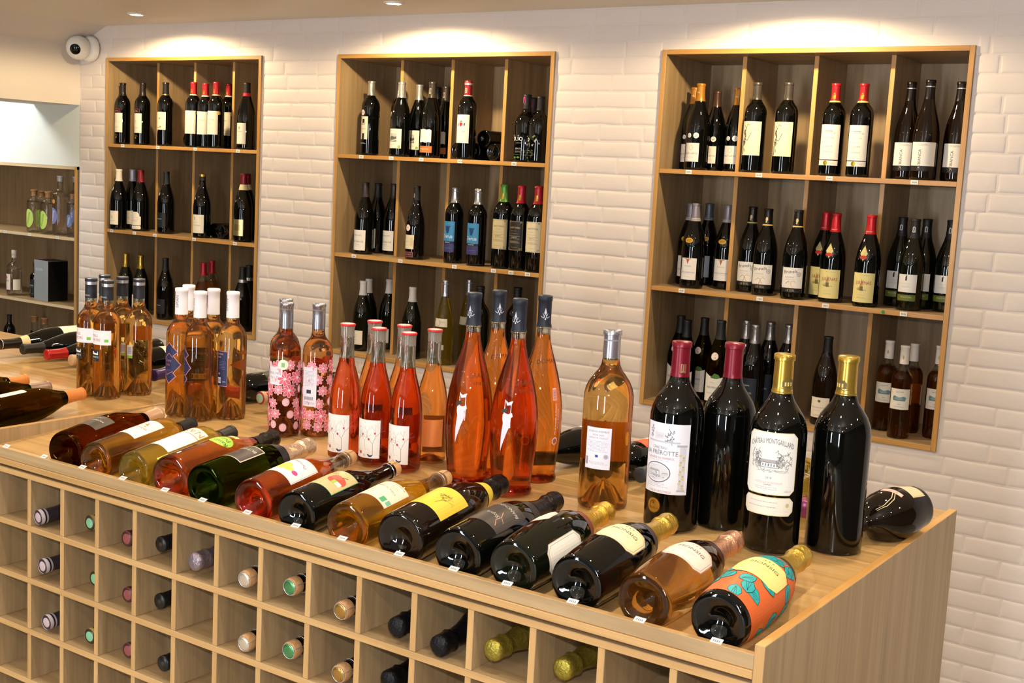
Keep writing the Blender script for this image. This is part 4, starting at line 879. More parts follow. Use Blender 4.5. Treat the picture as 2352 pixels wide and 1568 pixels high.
 ('rose_ship', 2045.5, 779.7, .14, Z3, 'rosé bottle with white capsule and blue drawing, leftmost of four', 0),
 ('rose_ship', 2080.6, 791.3, .05, Z3, 'rosé bottle with white capsule and blue drawing, front one of four', 2),
 ('rose_ship', 2103, 786.5, .17, Z3, 'rosé bottle with white capsule showing its back label, third of four', 130),
 ('rose_ship', 2162.6, 792, .10, Z3, 'rosé bottle with white capsule, rightmost of four by the frame', 2),
]
for t_, tx, ty, y, zb, lb_, rot in A: shelf(t_, tx, ty, y, zb, lb_, rot)
# ------------------------------------------------------------------ lying bottles
LAST = []
def lying(tname, base, tip, label, roll=0, s=None, name='wine_bottle'):
    base, tip = Vector(base), Vector(tip); d = (tip - base); s = s or d.length / height(tname); z = d.normalized()
    up = Vector((0, 0, 1)); y = -(up - z * up.dot(z)).normalized(); x = y.cross(z)
    m = Matrix((x, y, z)).transposed().to_4x4()
    SCALES.append((tname + '_lying', round(s, 2)))
    LAST.append(None); o_ = put(tname, name, label, 'bottle', None, Matrix.Translation(base) @ m @ Matrix.Rotation(math.radians(roll), 4, 'Z') @ Matrix.Diagonal((s, s, s, 1)))
    LAST[-1] = o_.name; return o_
# in the wall units, bases towards the room
T['lying_dark'] = make_type('bordeaux', cap='1A1A1C', capk='matte', caplen=50)
RL = .0376 * .87 + .0004
for x, y, zb, up, lb_ in ((-1.7235, .082, Z1, 0, 'black bottle lying on its side beside the gold-ringed bottle in the left unit'), (-1.542, .082, Z2, 0, 'black bottle lying, left of two beside the gold-banded bottle in the left unit'), (-1.475, .060, Z2, 0, 'black bottle lying, right of two by the divider in the left unit'),
   (-.197, .078, Z1, 0, 'black bottle lying at the left of the crest-label bottle, bottom of the stack'), (-.122, .078, Z1, 0, 'black bottle lying behind the crest-label bottle, bottom middle of the stack'), (-.0315, .078, Z1, 0, 'black bottle lying, bottom right of the stack by the divider'), (-.0765, .078, Z1, 1, 'black bottle lying on top of the stack in the middle unit')):
    z = zb + RL + .0005 + (math.sqrt((2 * RL) ** 2 - .0455 ** 2) if up else 0)
    lying('lying_dark', (x, y, z), (x, y + .2605, z), lb_, s=.87)

# ------------------------------------------------------------------ types on the counter
T['estate_rose'] = make_type('rose', 'clear', 'amber', 262, cap='20222A', capk='matte', caplen=54, capx=[('ring', 308, 326, SILV), ('mark', [('t', 0, 279, 6, 'MAGALI', 'C8C8CC')])],
   labels=[('label', [('r', -38, 150, 40, 190, 'F0EDF0'), ('t', -10, 174, 10, 'PERLE', 'B0606A'), ('t', -8, 163, 10, 'AURORE', 'B0606A'), ('r', 22, 158, 33, 166, '7CBF5A')] + micro(-36, -4, 156, 1) + micro(-36, 36, 184, 1, 'D0CCD0'), 0),
           ('lower_label', [('r', -20, 104, 14, 136, '20252E'), ('p', [(-18, 122), (-6, 122), (-6, 128), (-10, 131), (-14, 129), (-18, 131)], 'F0EEEA'), ('p', [(-6, 122), (10, 122), (10, 131), (8, 131), (8, 126), (-6, 127)], 'F0EEEA'), ('t', -4, 115, 7, 'BONNETS', 'D8D6D0')] + micro(-16, 8, 107, 1, 'B8B6B0'), -6)], seg=48, facets=12)
T['estate_back'] = make_type('rose', 'clear', 'amber', 262, cap='20222A', capk='matte', caplen=54, capx=[('ring', 308, 326, SILV)],
   labels=[('back_label', [('r', -9, 106, 9, 142, 'DCD8E0'), ('r', -9, 106, 9, 114, '8FC04A')] + [('r', -6, 118 + k * 2.2, 6, 119 + k * 2.2, '5A5A78') for k in range(9)], 10), ('front_label_back', [('r', -38, 150, 40, 190, 'D9A860')], 118)], seg=48, facets=12)
NB_ = '22284E'; PK = 'D88A9A'
ZIG = [('p', [(-22, 168), (0, 190), (26, 166), (14, 156), (34, 134), (14, 112), (22, 104), (0, 84), (-22, 106)], PK), ('p', [(-22, 166), (0, 188), (24, 166), (12, 156), (32, 134), (12, 112), (20, 104), (0, 86), (-22, 108)], NB_), ('l', [(-20, 144), (0, 162), (12, 152)], 1, PK), ('l', [(-20, 118), (-8, 106), (12, 116)], 1, PK), ('t', -4, 142, 8, 'INTIME', 'A86A72'), ('t', -4, 132, 6, 'ROSÉ', 'A86A72'), ('t', -2, 118, 6, 'SIPIAN', '6A5A7E')]
BACKL = [('r', -17, 86, 17, 176, PK), ('r', -16, 87, 16, 175, NB_), ('t', -5, 168, 6, 'INTIME', 'D8A8AE'), ('t', -8, 160, 5, 'ROSÉ', 'D8A8AE')] + micro(-13, 13, 150, 6, '8A8EAE', .6, 4) + [('r', -13, 94, -2, 108, 'F0EEF2')] + [('r', -12 + k * 1.5, 96, -11.2 + k * 1.5, 106, '33334E') for k in range(7)] + [('t', 8, 98, 4.5, '2020', 'C8C8D8'), ('e', -8, 118, 2.5, 2.5, 'D8A8AE')]
CAPT = [('mark', [('t', 0, 292, 11, 'SIPIAN', '6A6284', 90)], 0), ('mark', [('t', 0, 292, 11, 'SIPIAN', '6A6284', 90)], 48)]
T['zigzag'] = make_type('rose', 'clear', 'amber', 268, cap='F0EDF0', capk='matte', caplen=66, capx=CAPT, labels=[('label', ZIG, -6)], seg=48, facets=10)
T['zig_back'] = make_type('rose', 'clear', 'amber', 268, cap='F0EDF0', capk='matte', caplen=66, capx=CAPT, labels=[('back_label', BACKL, 12), ('label', [('p', [(a, b) for a, b in ZIG[0][1]], 'D9A058')], 124)], seg=48, facets=10)
def flora(seed, back):
    r = random.Random(seed); out = []; R0 = 233
    spots = [(u + r.uniform(-4, 4) + (11 if j % 2 else 0), 28 + j * 29 + r.uniform(-4, 4)) for j in range(6) for u in range(-92, 98, 30)]
    for i, (x, y) in enumerate(spots):
        k = r.choice((0, 1, 2))
        if k == 1: out.append(('e', x, y, 9, 10, 'F0B4C2')); out.append(('e', x, y, 6, 7, 'F4C8D2'))
        else: out += flower(x, y, 13 if k == 0 else 18, 8, 'E2647E' if k == 2 else 'EA8298', 'FBE4E8')
    return out
ROSEW = dict(seg=44)
T['flowers'] = make_type('rose', 'clear', 'rose', 262, cap='A9AAB2', capk='metal', caplen=62, capx=[('ring', 308, 311, '7A7A84')], labels=[('flower_print', flora(1, 0), 0), ('label', [('r', -30, 128, 8, 172, 'E6E4EA'), ('t', -12, 156, 8, 'PAUL MAS', '8A8894'), ('t', -10, 146, 8, 'Pure Blu', 'A0A0AC', 4)] + micro(-20, -4, 136, 1), 12, 14), ('sticker', [('e', 0, 178, 12.5, 12.5, 'E6F0D8'), ('r', -4, 172, 4, 183, '8CC48A')], 22, 17)], seg=44)
T['flowers_back'] = make_type('rose', 'clear', 'rose', 262, cap='A9AAB2', capk='metal', caplen=62, capx=[('ring', 308, 311, '7A7A84')], labels=[('flower_print', flora(2, 1), 30), ('back_label', [('r', -17, 76, 21, 172, 'E2E0EA')] + micro(-12, 18, 162, 12, '8E8C9E', .8, 3.2) + [('r', -4, 108, 8, 117, '2A2A44')] + [('r', -10 + k * 2, 92, -9 + k * 2, 100, '4A4A5E') for k in range(12)] + micro(-12, 18, 86, 3, '8E8C9E'), 2, 14)], seg=44)
TREEART = [('r', -36, 16, 36, 104, 'F2F0EC')] + twig(20, 22, 28, 1.6, 4, 1.0, '8A8690', 4) + twig(-24, 30, 22, 1.5, 4, .9, '9A96A0', 9) + twig(0, 40, 16, 1.6, 3, .7, 'A09CA6', 12) + [('e', 10, 60, 2.4, 2.8, 'C03A44'), ('e', -6, 70, 2, 2.4, 'C03A44'), ('e', 24, 74, 2, 2.4, 'C03A44')] + [('e', -12, 28, 3.4, 4, 'C03A44'), ('t', -22, 30, 9, 'N', '8A5A64'), ('t', 0, 22, 8, 'U', '7A7A90'), ('p', [(7, 24), (12, 19), (18, 20), (20, 25), (14, 23), (9, 26)], '3A3A60'), ('e', -16, 86, 1.6, 1.4, 'B08A9A'), ('l', [(4, 16.8), (26, 16.8)], .4, 'C0C0C8')] + scribble(-2, 36, 12, 2, 4, .5, 'B8B4BC', 3)
T['twig_label'] = make_type('waisted', 'clear', 'red_rose', 232, cork='D8CFC4', labels=[('label', TREEART, 0), ('neck_print', scribble(0, 276, 13, 16, 26, .5, '8A4A50', 21), 0)], seg=44)
T['twig_front'] = T['twig_label']
T['twig_orange'] = make_type('waisted', 'clear', 'rose', 232, cork='D8CFC4', labels=[('label', [('r', -34, 16, 34, 104, 'EBE6E0')], 118), ('label_back', [('r', -30, 40, 28, 104, 'E8904A')], 30), ('neck_print', scribble(0, 276, 13, 16, 26, .5, '8A4A50', 21), 0)], seg=44)
RIMRED = mat('red_rim_plastic', 'D8323A', .35)
AMPHW = [('p', [(-6, 196), (-2, 186), (8, 188), (11, 196), (4, 194), (1, 192)], 'E6E4F0'), ('p', [(-10, 168), (-6, 171), (2, 169), (10, 172), (12, 165), (6, 160), (8, 150), (6, 143), (0, 128), (-8, 104), (-12, 92), (-11, 120), (-8, 150), (-10, 158)], 'DEDCE8'), ('p', [(-14, 176), (-2, 182), (0, 174), (-12, 170)], '2A2E1E')]
STAR = lambda u: ('mark', [('p', [(0, 374), (3, 362), (-3, 362)], 'C8CCD8'), ('l', [(-9, 356), (-4, 352), (0, 362), (4, 352), (9, 356)], 1.1, 'C8CCD8'), ('l', [(-5, 362), (0, 350), (5, 362)], .9, 'C8CCD8'), ('e', 0, 350, 1.6, 1.6, 'C8CCD8')], u)
T['amphora'] = make_type('amphora', 'clear', 'deep', 318, cap='1C2230', capk='matte', caplen=66, capx=[STAR(0), STAR(38), STAR(-38)], labels=[('label', AMPHW, 12), ('glass_print', [('t', 0, 232, 13, 'GRANDE', '6A2E14', 0, 1, .003), ('t', 0, 216, 9, 'RÉSERVE', '6A2E14')], 44)], seg=56)
T['amphora_back'] = make_type('amphora', 'clear', 'orange', 318, cap='1C2230', capk='matte', caplen=66, capx=[STAR(10), STAR(48), STAR(-30)], labels=[('back_label', [('r', -6, 180, 6, 206, 'E9B8AE'), ('t', 2, 140, 6, 'mis en bouteille au domaine', 'E8DCE8', 90), ('t', 10, 140, 5, 'vin rosé de provence', 'E8DCE8', 90), ('e', 4, 92, 8, 8, 'DDD6EE'), ('e', 4, 92, 6, 6, 'A0583A')] + [('r', -5, 182 + k * 2.4, 5, 183.2 + k * 2.4, 'A8505A') for k in range(9)], 66), ('glass_print', [('t', 0, 262, 13, 'DOMAINE', '4A2210', 0, 1, .004)], 34)], seg=56)
T['rose_mag'] = make_type('rose_magnum', 'clear', 'amber', 300, cap='B6B4BC', capk='metal', caplen=56, capx=[('ring', 338, 341, '8A8892')], labels=[('back_label', [('r', -27, 84, 27, 168, 'E9E8F4'), ('t', 0, 160, 5.5, 'LES BEAUX ENSEMBLES', '8A8A9E', 0, .8), ('t', 0, 153, 5, 'ROSÉ 2020', '8A8A9E'), ('t', 0, 147, 5, 'GRENACHE CINSAULT', '9A9AAE', 0, .8)] + micro(-23, 23, 140, 9, 'A8A8BC', .7, 2.6) + [('r', -4, 108, 2, 113, '3A4A90'), ('e', 18, 110, 5, 5, 'B8B8C8'), ('t', 18, 110, 5, 'N', '5A5A6A')] + [('r', -25 + k, 92, -24.4 + k, 108, '4A4A5E') for k in range(0, 5)] + micro(-18, 22, 98, 3, 'A8A8BC'), 6), ('front_label_back', [('r', -48, 86, 48, 168, 'E0A04C')], 158)], seg=56)
T['frerotte'] = make_type('magnum', cap='7A1226', capk='foil', caplen=66, capx=[('mark', [('r', -5, 300, 5, 317, '*D8B890'), ('r', -3.6, 301.5, 3.6, 315.5, '8A2434'), ('r', -1.4, 302, 1.4, 315, '*E8D0A0'), ('r', -3, 302, 3, 304, '*E8D0A0')], 12)], labels=[('label', [('r', -48, 72, 48, 207, 'E6E8F2')] +
    scribble(-30, 186, 5, 12, 16, .9, '6A6E7E', 12) + scribble(10, 180, 9, 14, 22, .9, '6A6E7E', 13) + [('r', -22, 176, 0, 189, 'D6D8E2'), ('t', -11, 182, 6, '2018', 'B8BAC6'), ('r', -40, 170, 30, 173, 'C0C2CE'), ('r', 24, 164, 44, 168, 'B0B2BE'), ('r', 30, 80, 42, 164, 'CFD1DC'), ('r', 28, 78, 44, 82, 'B8BAC6'), ('t', -10, 160, 7, 'CHÂTEAU', '8A8C9A'), ('t', -8, 150, 12, 'LA FRÉROTTE', '7A7E90', 0, .95), ('t', -8, 140, 6, 'LALANDE DE POMEROL', 'C08A9A', 0, .9)] + micro(-34, 20, 135, 1, 'A8AAB8') + [('e', -14, 112, 29, 20, '6A6E7E'), ('e', -14, 112, 27, 18, 'E6E8F2'), ('e', -14, 112, 25, 16, 'D3D5DE')] + house(-20, 108, 13, '5A5E6E', 'F2F2F6') + house(4, 108, 6, '5A5E6E', 'F2F2F6') + scribble(-14, 104, 18, 5, 12, .7, '8A8E9E', 14) + micro(-40, 14, 90, 3, 'A0A2B0', .8, 3) + [('t', -4, 76, 6, 'MIS EN BOUTEILLE', 'C0909E', 0, .9)] + [('e', 32 + (k % 2) * 6, 148 - k * 9, 3, 2.4, 'D2C690') for k in range(8)] + [('e', 38 - (k % 2) * 5, 144 - k * 9, 2, 2, 'B9AE70') for k in range(7)], 0),
    ('medal', [('e', 0, 47, 15, 15, '*A8822A'), ('e', 0, 47, 13.5, 13.5, '*D8AC4A'), ('e', 0, 48, 9, 9, '*8A6420'), ('e', 1.5, 47, 8.4, 8.4, '*D8AC4A'), ('r', -2, 50, 2, 54, '5A3A10'), ('t', 0, 42, 5, 'MÉDAILLE', '5A3A10')], -16)], seg=56)
T['magnum_plain'] = make_type('magnum', cap='7A1226', capk='foil', caplen=66, capx=[('mark', [('r', -4, 302, 4, 316, '*D8B890')], -26)], seg=56)
CHG = [('mark', [('p', [(-12, 300), (12, 300), (12, 310), (7, 315), (-7, 315), (-12, 310)], '6A5A2A'), ('r', -8, 302, -5, 309, 'E0C878'), ('r', -3, 302, 0, 309, 'E0C878'), ('r', 3, 302, 6, 309, 'E0C878'), ('l', [(-14, 299), (-8, 296), (0, 300), (8, 296), (14, 299)], 1.2, '6A5A2A')], 16), ('ring', 290, 291.5, '8A6A20')]
T['montgaillard'] = make_type('magnum', cap='CBA84A', capk='metal', caplen=70, capx=CHG + [('mark2', [('t', 0, 353, 6, 'MARCELLUS', '7A6020')], 16)], labels=[('label', [('p', octo(-50, 108, 50, 222, 9), 'D8CE9E'), ('p', octo(-48.5, 109.5, 48.5, 220.5, 8), 'E9EAE6'), ('t', 0, 206, 13.5, 'CHÂTEAU MONTGAILLARD', '6A6E76', 0, .5, .0052)] + house(-2, 158, 19, '62666E', 'F4F4F2') + scribble(-27, 172, 13, 18, 44, .8, '7C8086', 15) + scribble(25, 172, 13, 17, 44, .8, '7C8086', 16) + scribble(0, 152, 30, 4, 16, .6, 'A0A4A8', 17) + [('t', 0, 139, 6, '2018', '8A8C92')] + [('t', 0, 130, 5, 'CÔTES DE BORDEAUX', 'D0A8AC'), ('l', [(-8, 126), (6, 126.5)], .9, 'B85A5A')] + micro(-26, 24, 121, 2, 'A8AAAE', .8, 3) + [('t', 36, 116, 5, '1500 ml', 'A8AAAE', 0, .8)], 2),
    ('lower_label', [('p', octo(-50, 70, 50, 104, 8), 'D8CE9E'), ('p', octo(-48.5, 71.5, 48.5, 102.5, 7), 'E9E6DA')] + micro(-34, 30, 94, 1, 'C09A94', 1) + micro(-38, 30, 85, 1, '9A98A0', 1) + [('e', 38, 90, 3.4, 4, 'CDBE86')], 2)], seg=56)
T['gold_magnum'] = make_type('magnum', cap='CBA84A', capk='metal', caplen=70, capx=[('mark', CHG[0][1], -6), ('mark', CHG[0][1], 62), CHG[1]], seg=56)

# ------------------------------------------------------------------ upright bottles on the counter
def counter_bottle(tname, tx, ty, by, label, rot=0, bx=None):
    """by: pixel row of the lowest visible point of the base on the counter top"""
    r = radius(tname) * .85; bx = bx if bx else tx - (by - ty) * .055
    f = on(bx, by, 2, ZC); d = ray(bx, by); d.z = 0; d.normalize(); y = (f + d * r).y
    loc, s = at_top(tname, tx, ty, y, ZC + .0005); loc.z = ZC + .0006
    return put(tname, 'wine_bottle', label, 'bottle', None, upright(tname, loc, s, rot))
CB = [
 ('estate_rose', 209.5, 636.7, 909, 'rosé bottle with black and silver cap and white label, leftmost of the five', 2, 200),
 ('estate_back', 240.5, 629.5, 884, 'rosé bottle with black and silver cap at the back, behind the two labelled ones', 60, None),
 ('estate_rose', 247.6, 641.6, 917, 'rosé bottle with black and silver cap, white label with green mark, front of five', 6, 245),
 ('estate_back', 281.5, 633.5, 899, 'rosé bottle with black and silver cap, second from the right of the five', 40, None),
 ('estate_back', 320, 638.6, 910, 'rosé bottle showing a barcode back label, rightmost of the five', -4, 319),
 ('zigzag', 417.9, 659.5, 955, 'white-capped rosé bottle with navy zigzag label, leftmost of five', 8, 402),
 ('zigzag', 434, 652.5, 936, 'white-capped rosé bottle furthest back of the five', -60, None),
 ('zigzag', 460.7, 667, 966, 'white-capped rosé bottle with navy label turned left, front middle of five', -26, 452),
 ('zig_back', 491.3, 661, 950, 'white-capped rosé bottle with navy back label, second from right of five', -28, None),
 ('zig_back', 536, 667.7, 965, 'white-capped rosé bottle with navy back label, rightmost of five', -14, 530),
 ('flowers', 659.7, 692.5, 1004, 'rosé bottle printed with pink flowers and white front label, front left', 2, 651),
 ('flowers', 657.5, 684, 988, 'flower-printed rosé bottle hidden directly behind the front left one', 2, None),
 ('flowers_back', 733.8, 694.8, 1004, 'rosé bottle printed with pink flowers showing long white back label', 6, 722),
 ('twig_label', 799.4, 743.7, 1055, 'rosé bottle with red rim and twig drawing label, leftmost of three labelled', 2, 787),
 ('twig_orange', 861.3, 737, 1040, 'rosé bottle with red rim at the back left, between labelled ones', 0, None),
 ('twig_label', 871, 753.6, 1067, 'rosé bottle with red rim and twig drawing label, middle of three labelled', 2, 852),
 ('twig_orange', 929.5, 747, 1050, 'rosé bottle with red rim at the back, behind the right labelled one', 0, None),
 ('twig_label', 940.3, 764.4, 1083, 'rosé bottle with red rim and twig drawing label, rightmost of three labelled', -4, 928),
 ('twig_orange', 999.8, 757, 1068, 'orange rosé bottle with red rim standing right of the twig labels', -6, 1000),
 ('amphora', 1091, 670.4, 1118, 'tall curvy rosé bottle with navy capsule and white mark, front left of four', 2, 1067),
 ('amphora_back', 1148.5, 665, 1098, 'tall curvy rosé bottle with navy capsule, rear left of four', 0, None),
 ('amphora', 1195.8, 684, 1142, 'tall curvy rosé bottle with navy capsule and white mark, front middle of four', 2, 1182),
 ('amphora_back', 1253.3, 676.5, 1117, 'tall curvy rosé bottle with barcode and navy capsule, rightmost of four', 0, 1258),
 ('rose_mag', 1408, 754.5, 1173, 'large clear rosé magnum with silver capsule and white back label', 4, 1385),
 ('frerotte', 1567.5, 782, 1221, 'red-capped black magnum with white label and gold medal', 4, 1540),
 ('magnum_plain', 1688.8, 785.7, 1222, 'red-capped black magnum without visible label', 0, 1668),
 ('montgaillard', 1803.4, 811, 1272, 'gold-capped black magnum with cream chateau label', 6, 1775),
 ('gold_magnum', 1950.8, 815.6, 1277, 'gold-capped black magnum without label, rightmost upright bottle on the counter', 0, 1920),
]
for t_, tx, ty, by, lb_, rot, bx in CB:
    o = counter_bottle(t_, tx, ty, by, lb_, rot, bx)
    if t_.startswith('twig'):
        H = KIND['waisted'][2][-1][1]
        if 'rim' not in MC: MC['rim'] = finish('rim', lathe(mm([(11, H - .4), (13, H + 2.8), (16.5, H + 3.6), (18, H + 2), (17.8, H - 1.5), (16.4, H - 2.2)]), 28), RIMRED, True)
        link('rim', MC['rim'], o)

# ------------------------------------------------------------------ the row lying on the sloping tray
T['t1'] = make_type('rhone', 'amberg', 'brown', 270, cap='D0A988', capk='foil', caplen=58, labels=[('label', [('r', -28, 60, 32, 122, '4A4034'), ('t', 0, 96, 9, 'MORILLON', 'D8CFC0', 180), ('t', 0, 112, 9, 'LE', 'D8CFC0', 180)], 4)], seg=48)
T['t2'] = make_type('bordeaux', 'clear', 'gold', 250, cap='1C1A18', capk='matte', caplen=48, labels=[('label', [('r', -30, 84, 30, 176, 'F3E9E0'), ('t', 2, 128, 8, 'MONTFRIN', '5A5A60', 180)] + [('e', -2 + 12 * math.cos(k * .7), 146 + 8 * math.sin(k * 1.9), 2.4, 2.2, ('E08A3A', 'D84A3A', 'E8B04A')[k % 3]) for k in range(12)], -4)], seg=48)
T['t3'] = make_type('bordeaux', 'clear', 'straw', 250, cap='1C1A18', capk='matte', caplen=46, labels=[('label', [('r', -32, 64, 32, 152, 'F1E9EA')] + micro(-10, 20, 140, 1), -2), ('upper_label', [('r', -32, 153, 32, 186, 'E39A50'), ('r', -31, 154, 31, 185, 'F3EADC'), ('t', 4, 170, 26, 'NARI', 'D08A4A', 180, .9)], -2), ('side_tag', [('r', -8, 30, 10, 62, 'CFE05A')], 40)], seg=48)
T['t4'] = make_type('champagne', 'clear', 'orange', 236, cap='1E1A12', capk='crinkle', caplen=68, labels=[('label', [('e', 0, 136, 25, 22, 'A9D84A'), ('t', 4, 144, 15, 'Pur', '24341A', 180), ('t', 4, 128, 15, 'Raisin', '24341A', 180)], 10), ('small_label', [('r', -10, 170, 10, 184, 'E6F0D0'), ('r', -4, 172, 8, 182, 'A9D84A')], 6), ('lower_label', [('r', -14, 84, 14, 96, '6A4434')], -6)], seg=48)
T['t5'] = make_type('champagne', 'greenish', 'green', 236, cap='E4C8A8', capk='crinkle', caplen=98, collar=(182, 212, '1A1C22'), labels=[('label', [('p', [(-30, 66), (30, 66), (30, 138), (-30, 138)], 'E8C8B0'), ('r', -28, 68, 28, 136, '4A4038'), ('t', 4, 118, 11, 'BUTZER', 'D8D0C4', 180)] + scribble(0, 96, 16, 10, 10, 1, '8A4A44', 4), 4)], seg=48)
T['t6'] = make_type('champagne', 'clear', 'deep', 240, cork='C8A878', wire=True, labels=[('label', [('r', -36, 66, 36, 158, 'F3EEEC'), ('e', -14, 104, 15, 18, 'E6DC5A'), ('e', 0, 96, 12, 9, 'C8D84A'), ('e', 18, 94, 6.5, 6.5, 'E03A8A'), ('t', 2, 134, 12, 'Paradise', '8A8A90', 160)] + frame(-34, 68, 34, 156, .6, '9AA0A8'), 8)], seg=48)
T['t7'] = make_type('champagne', 'black', cork='C8A878', wire=True, labels=[('label', [('r', -34, 60, 34, 148, '5AA878'), ('r', -32.5, 61.5, 32.5, 146.5, 'DDB882'), ('e', 10, 104, 19, 17, 'D24A3A'), ('e', 4, 112, 11, 10, 'E0604E'), ('r', 6, 88, 26, 100, 'F0EEDC'), ('r', 6, 88, 14, 100, '9AC83A'), ('l', [(12, 120), (20, 128)], 1.6, '5A3A24'), ('t', -12, 128, 9, 'Cidre', '7A6448', 165)], 6)], seg=48)
T['t8'] = make_type('champagne', 'clear', 'gold', 240, cork='B88A5A', wire=True, labels=[('label', [('r', -35, 60, 35, 142, 'C8463A'), ('r', -34, 61, 34, 141, 'F0E4C8'), ('r', 12, 66, 22, 82, '3FA870'), ('r', 25, 70, 33, 84, '7AC098')] + micro(-26, 20, 128, 3, '8A7A62', 1, 5) + [('t', 0, 112, 8, 'Cidre Fermier', '7A6E5A', 165), ('t', 12, 136, 7, 'Artisanal', '8A7A62', 180)], 8)], seg=48)
T['t9'] = make_type('burgundy', 'brown', cap='1C1A1A', capk='crinkle', caplen=52, capx=[('ring', 218, 244, 'E3CC4A')], labels=[('label', [('r', -37, 52, 37, 132, 'EEC63A')] + twig(6, 72, 14, 1.35, 4, .9, '6A5A1E', 3) + scribble(8, 98, 10, 10, 20, .8, '7A6A24', 5), 6)], seg=48)
T['t10'] = make_type('champagne', 'black', cap='2A2320', capk='crinkle', caplen=96, collar=(182, 213, '2E2622'), labels=[('label', [('r', -34, 56, 34, 148, '3A322E'), ('t', 2, 132, 10, 'BIANCHINO', 'B8B0A8', 165), ('t', -2, 92, 12, 'Sopra', 'B8B0A8', 165), ('l', [(8, 108), (14, 94), (12, 80), (20, 66)], 1.2, 'C08A6A'), ('l', [(14, 94), (24, 86)], 1, 'C08A6A')], 6)], seg=48)
OCT = lambda c, e, hw=38, v0=84, v1=148: [('p', octo(-hw, v0, hw, v1, 12), e), ('p', octo(-hw + 1.4, v0 + 1.4, hw - 1.4, v1 - 1.4, 11.5), c)] + [('l', octo(-hw + 4, v0 + 4, hw - 4, v1 - 4, 10) + [octo(-hw + 4, v0 + 4, hw - 4, v1 - 4, 10)[0]], .6, '8A6A5A')]
MON = lambda c: [('t', 0, 124, 12, 'MONSIG', '4A3E3A'), ('t', 0, 138, 9, '* * *', '4A3E3A')] + micro(-20, 20, 112, 1, 'A89A84') + micro(-16, 16, 108, 1, 'A89A84')
T['t11'] = make_type('swollen', 'green', cap='DDAF3E', capk='crinkle', caplen=102, collar=(180, 206, '7A3A34'), labels=[('label', OCT('EFE2CF', 'C8A898', 30, 92, 146), -28), ('lower_label', OCT('EDE6D8', 'C8B8A8', 26, 34, 132), 66)], seg=56)
T['t12'] = make_type('swollen', 'black', cap='D8B24A', capk='crinkle', caplen=98, collar=(184, 208, '4A3C44'), labels=[('label', OCT('F0E2B0', 'B89A7A') + MON(0), 6), ('shoulder_print', [('t', 0, 170, 6, 'BRUT', '9A7A2A'), ('l', [(-14, 162), (14, 162)], .7, '9A7A2A')] + scribble(0, 160, 14, 8, 9, .7, '9A7A2A', 7), 6)], seg=56)
T['t13'] = make_type('swollen', 'clear', 'amber', 214, cap='DFA684', capk='crinkle', caplen=98, collar=(186, 208, '3A2420'), labels=[('label', OCT('F3D8C8', 'B88A7A') + MON(0), 6)], seg=56)
def tropic():
    r = random.Random(5); out = [('r', -132, 14, 132, 190, 'D8642A')]
    for i in range(26):
        x, y = r.uniform(-125, 125), r.uniform(22, 182); out.append(('e', x, y, r.uniform(8, 16), r.uniform(6, 12), r.choice(('C8481E', 'E88A2A', 'B83A22', 'E0762E'))))
    for i in range(34):
        x, y, a, L_ = r.uniform(-110, 110), r.uniform(30, 170), r.uniform(0, 6.28), r.uniform(26, 42); c, s = math.cos(a), math.sin(a)
        pts = [(x + L_ * t * c - w * s, y + L_ * t * s + w * c) for t, w in ((0, 0), (.2, 8), (.5, 11), (.8, 7), (1, 0), (.8, -7), (.5, -11), (.2, -8))]
        pts = [(a_, min(max(b_, 15), 189)) for a_, b_ in pts]
        out += [('p', pts, '1FA6A8'), ('l', pts + [pts[0]], .8, '12303A')]
        for q in (-.5, 0, .5): out.append(('l', [(x + L_ * .15 * c, y + L_ * .15 * s), (x + L_ * .8 * c - q * 9 * s, min(max(y + L_ * .8 * s + q * 9 * c, 15), 189))], .6, '12303A'))
    return out
T['t14'] = make_type('swollen', 'black', cap='D8B24A', capk='crinkle', caplen=100, collar=(190, 208, '3A3A3A'), labels=[('leaf_print', tropic(), 0), ('label', [('p', octo(-40, 82, 40, 148, 13), 'EEDD86')] + MON(0), 6, 14)], seg=56)
TRAY = [  # base centre pixel, cap end pixel, radius, label
 ('t1', 150, 1003, 365, 950, 'dark amber bottle with pale capsule, first lying bottle from the left', -10),
 ('t2', 218, 1043, 441, 974, 'golden bottle with pink-white label and black cap, second lying bottle', 4),
 ('t3', 306, 1073, 533, 993, 'pale gold bottle with big orange letters on white label, third lying bottle', 4),
 ('t4', 390, 1100, 628, 1006, 'orange sparkling bottle with round green label and black foil', 0),
 ('t5', 470, 1113, 710, 1024, 'green sparkling bottle with dark square label and rose-gold foil', -6),
 ('t6', 580, 1150, 806, 1049, 'orange-red cider bottle with colourful white label and wired cork', 4),
 ('t7', 680, 1180, 908, 1075, 'black cider bottle with apple picture label and wired cork', 2),
 ('t8', 795, 1210, 1024, 1096, 'golden cider bottle with cream label with green marks and wired cork', 4),
 ('t9', 918, 1240, 1148, 1112, 'dark brown bottle with bright yellow label and black crumpled cap', 4),
 ('t10', 1050, 1277, 1275, 1150, 'black bottle with dark grey label and dull black foil', 4),
 ('t11', 1177, 1312, 1392, 1174, 'dark green sparkling bottle with two cream labels and gold foil', 0),
 ('t12', 1322, 1346, 1535, 1201, 'black sparkling bottle with cream octagonal label and gold foil', 10),
 ('t13', 1476, 1388, 1686, 1241, 'clear rosé sparkling bottle with pink label and rose-gold foil', 10),
 ('t14', 1648, 1432, 1842, 1275, 'sparkling bottle printed with teal leaves and orange flowers, gold foil', 10)]
sl = math.atan2(ZC - ZT, YCR - YF - .012)
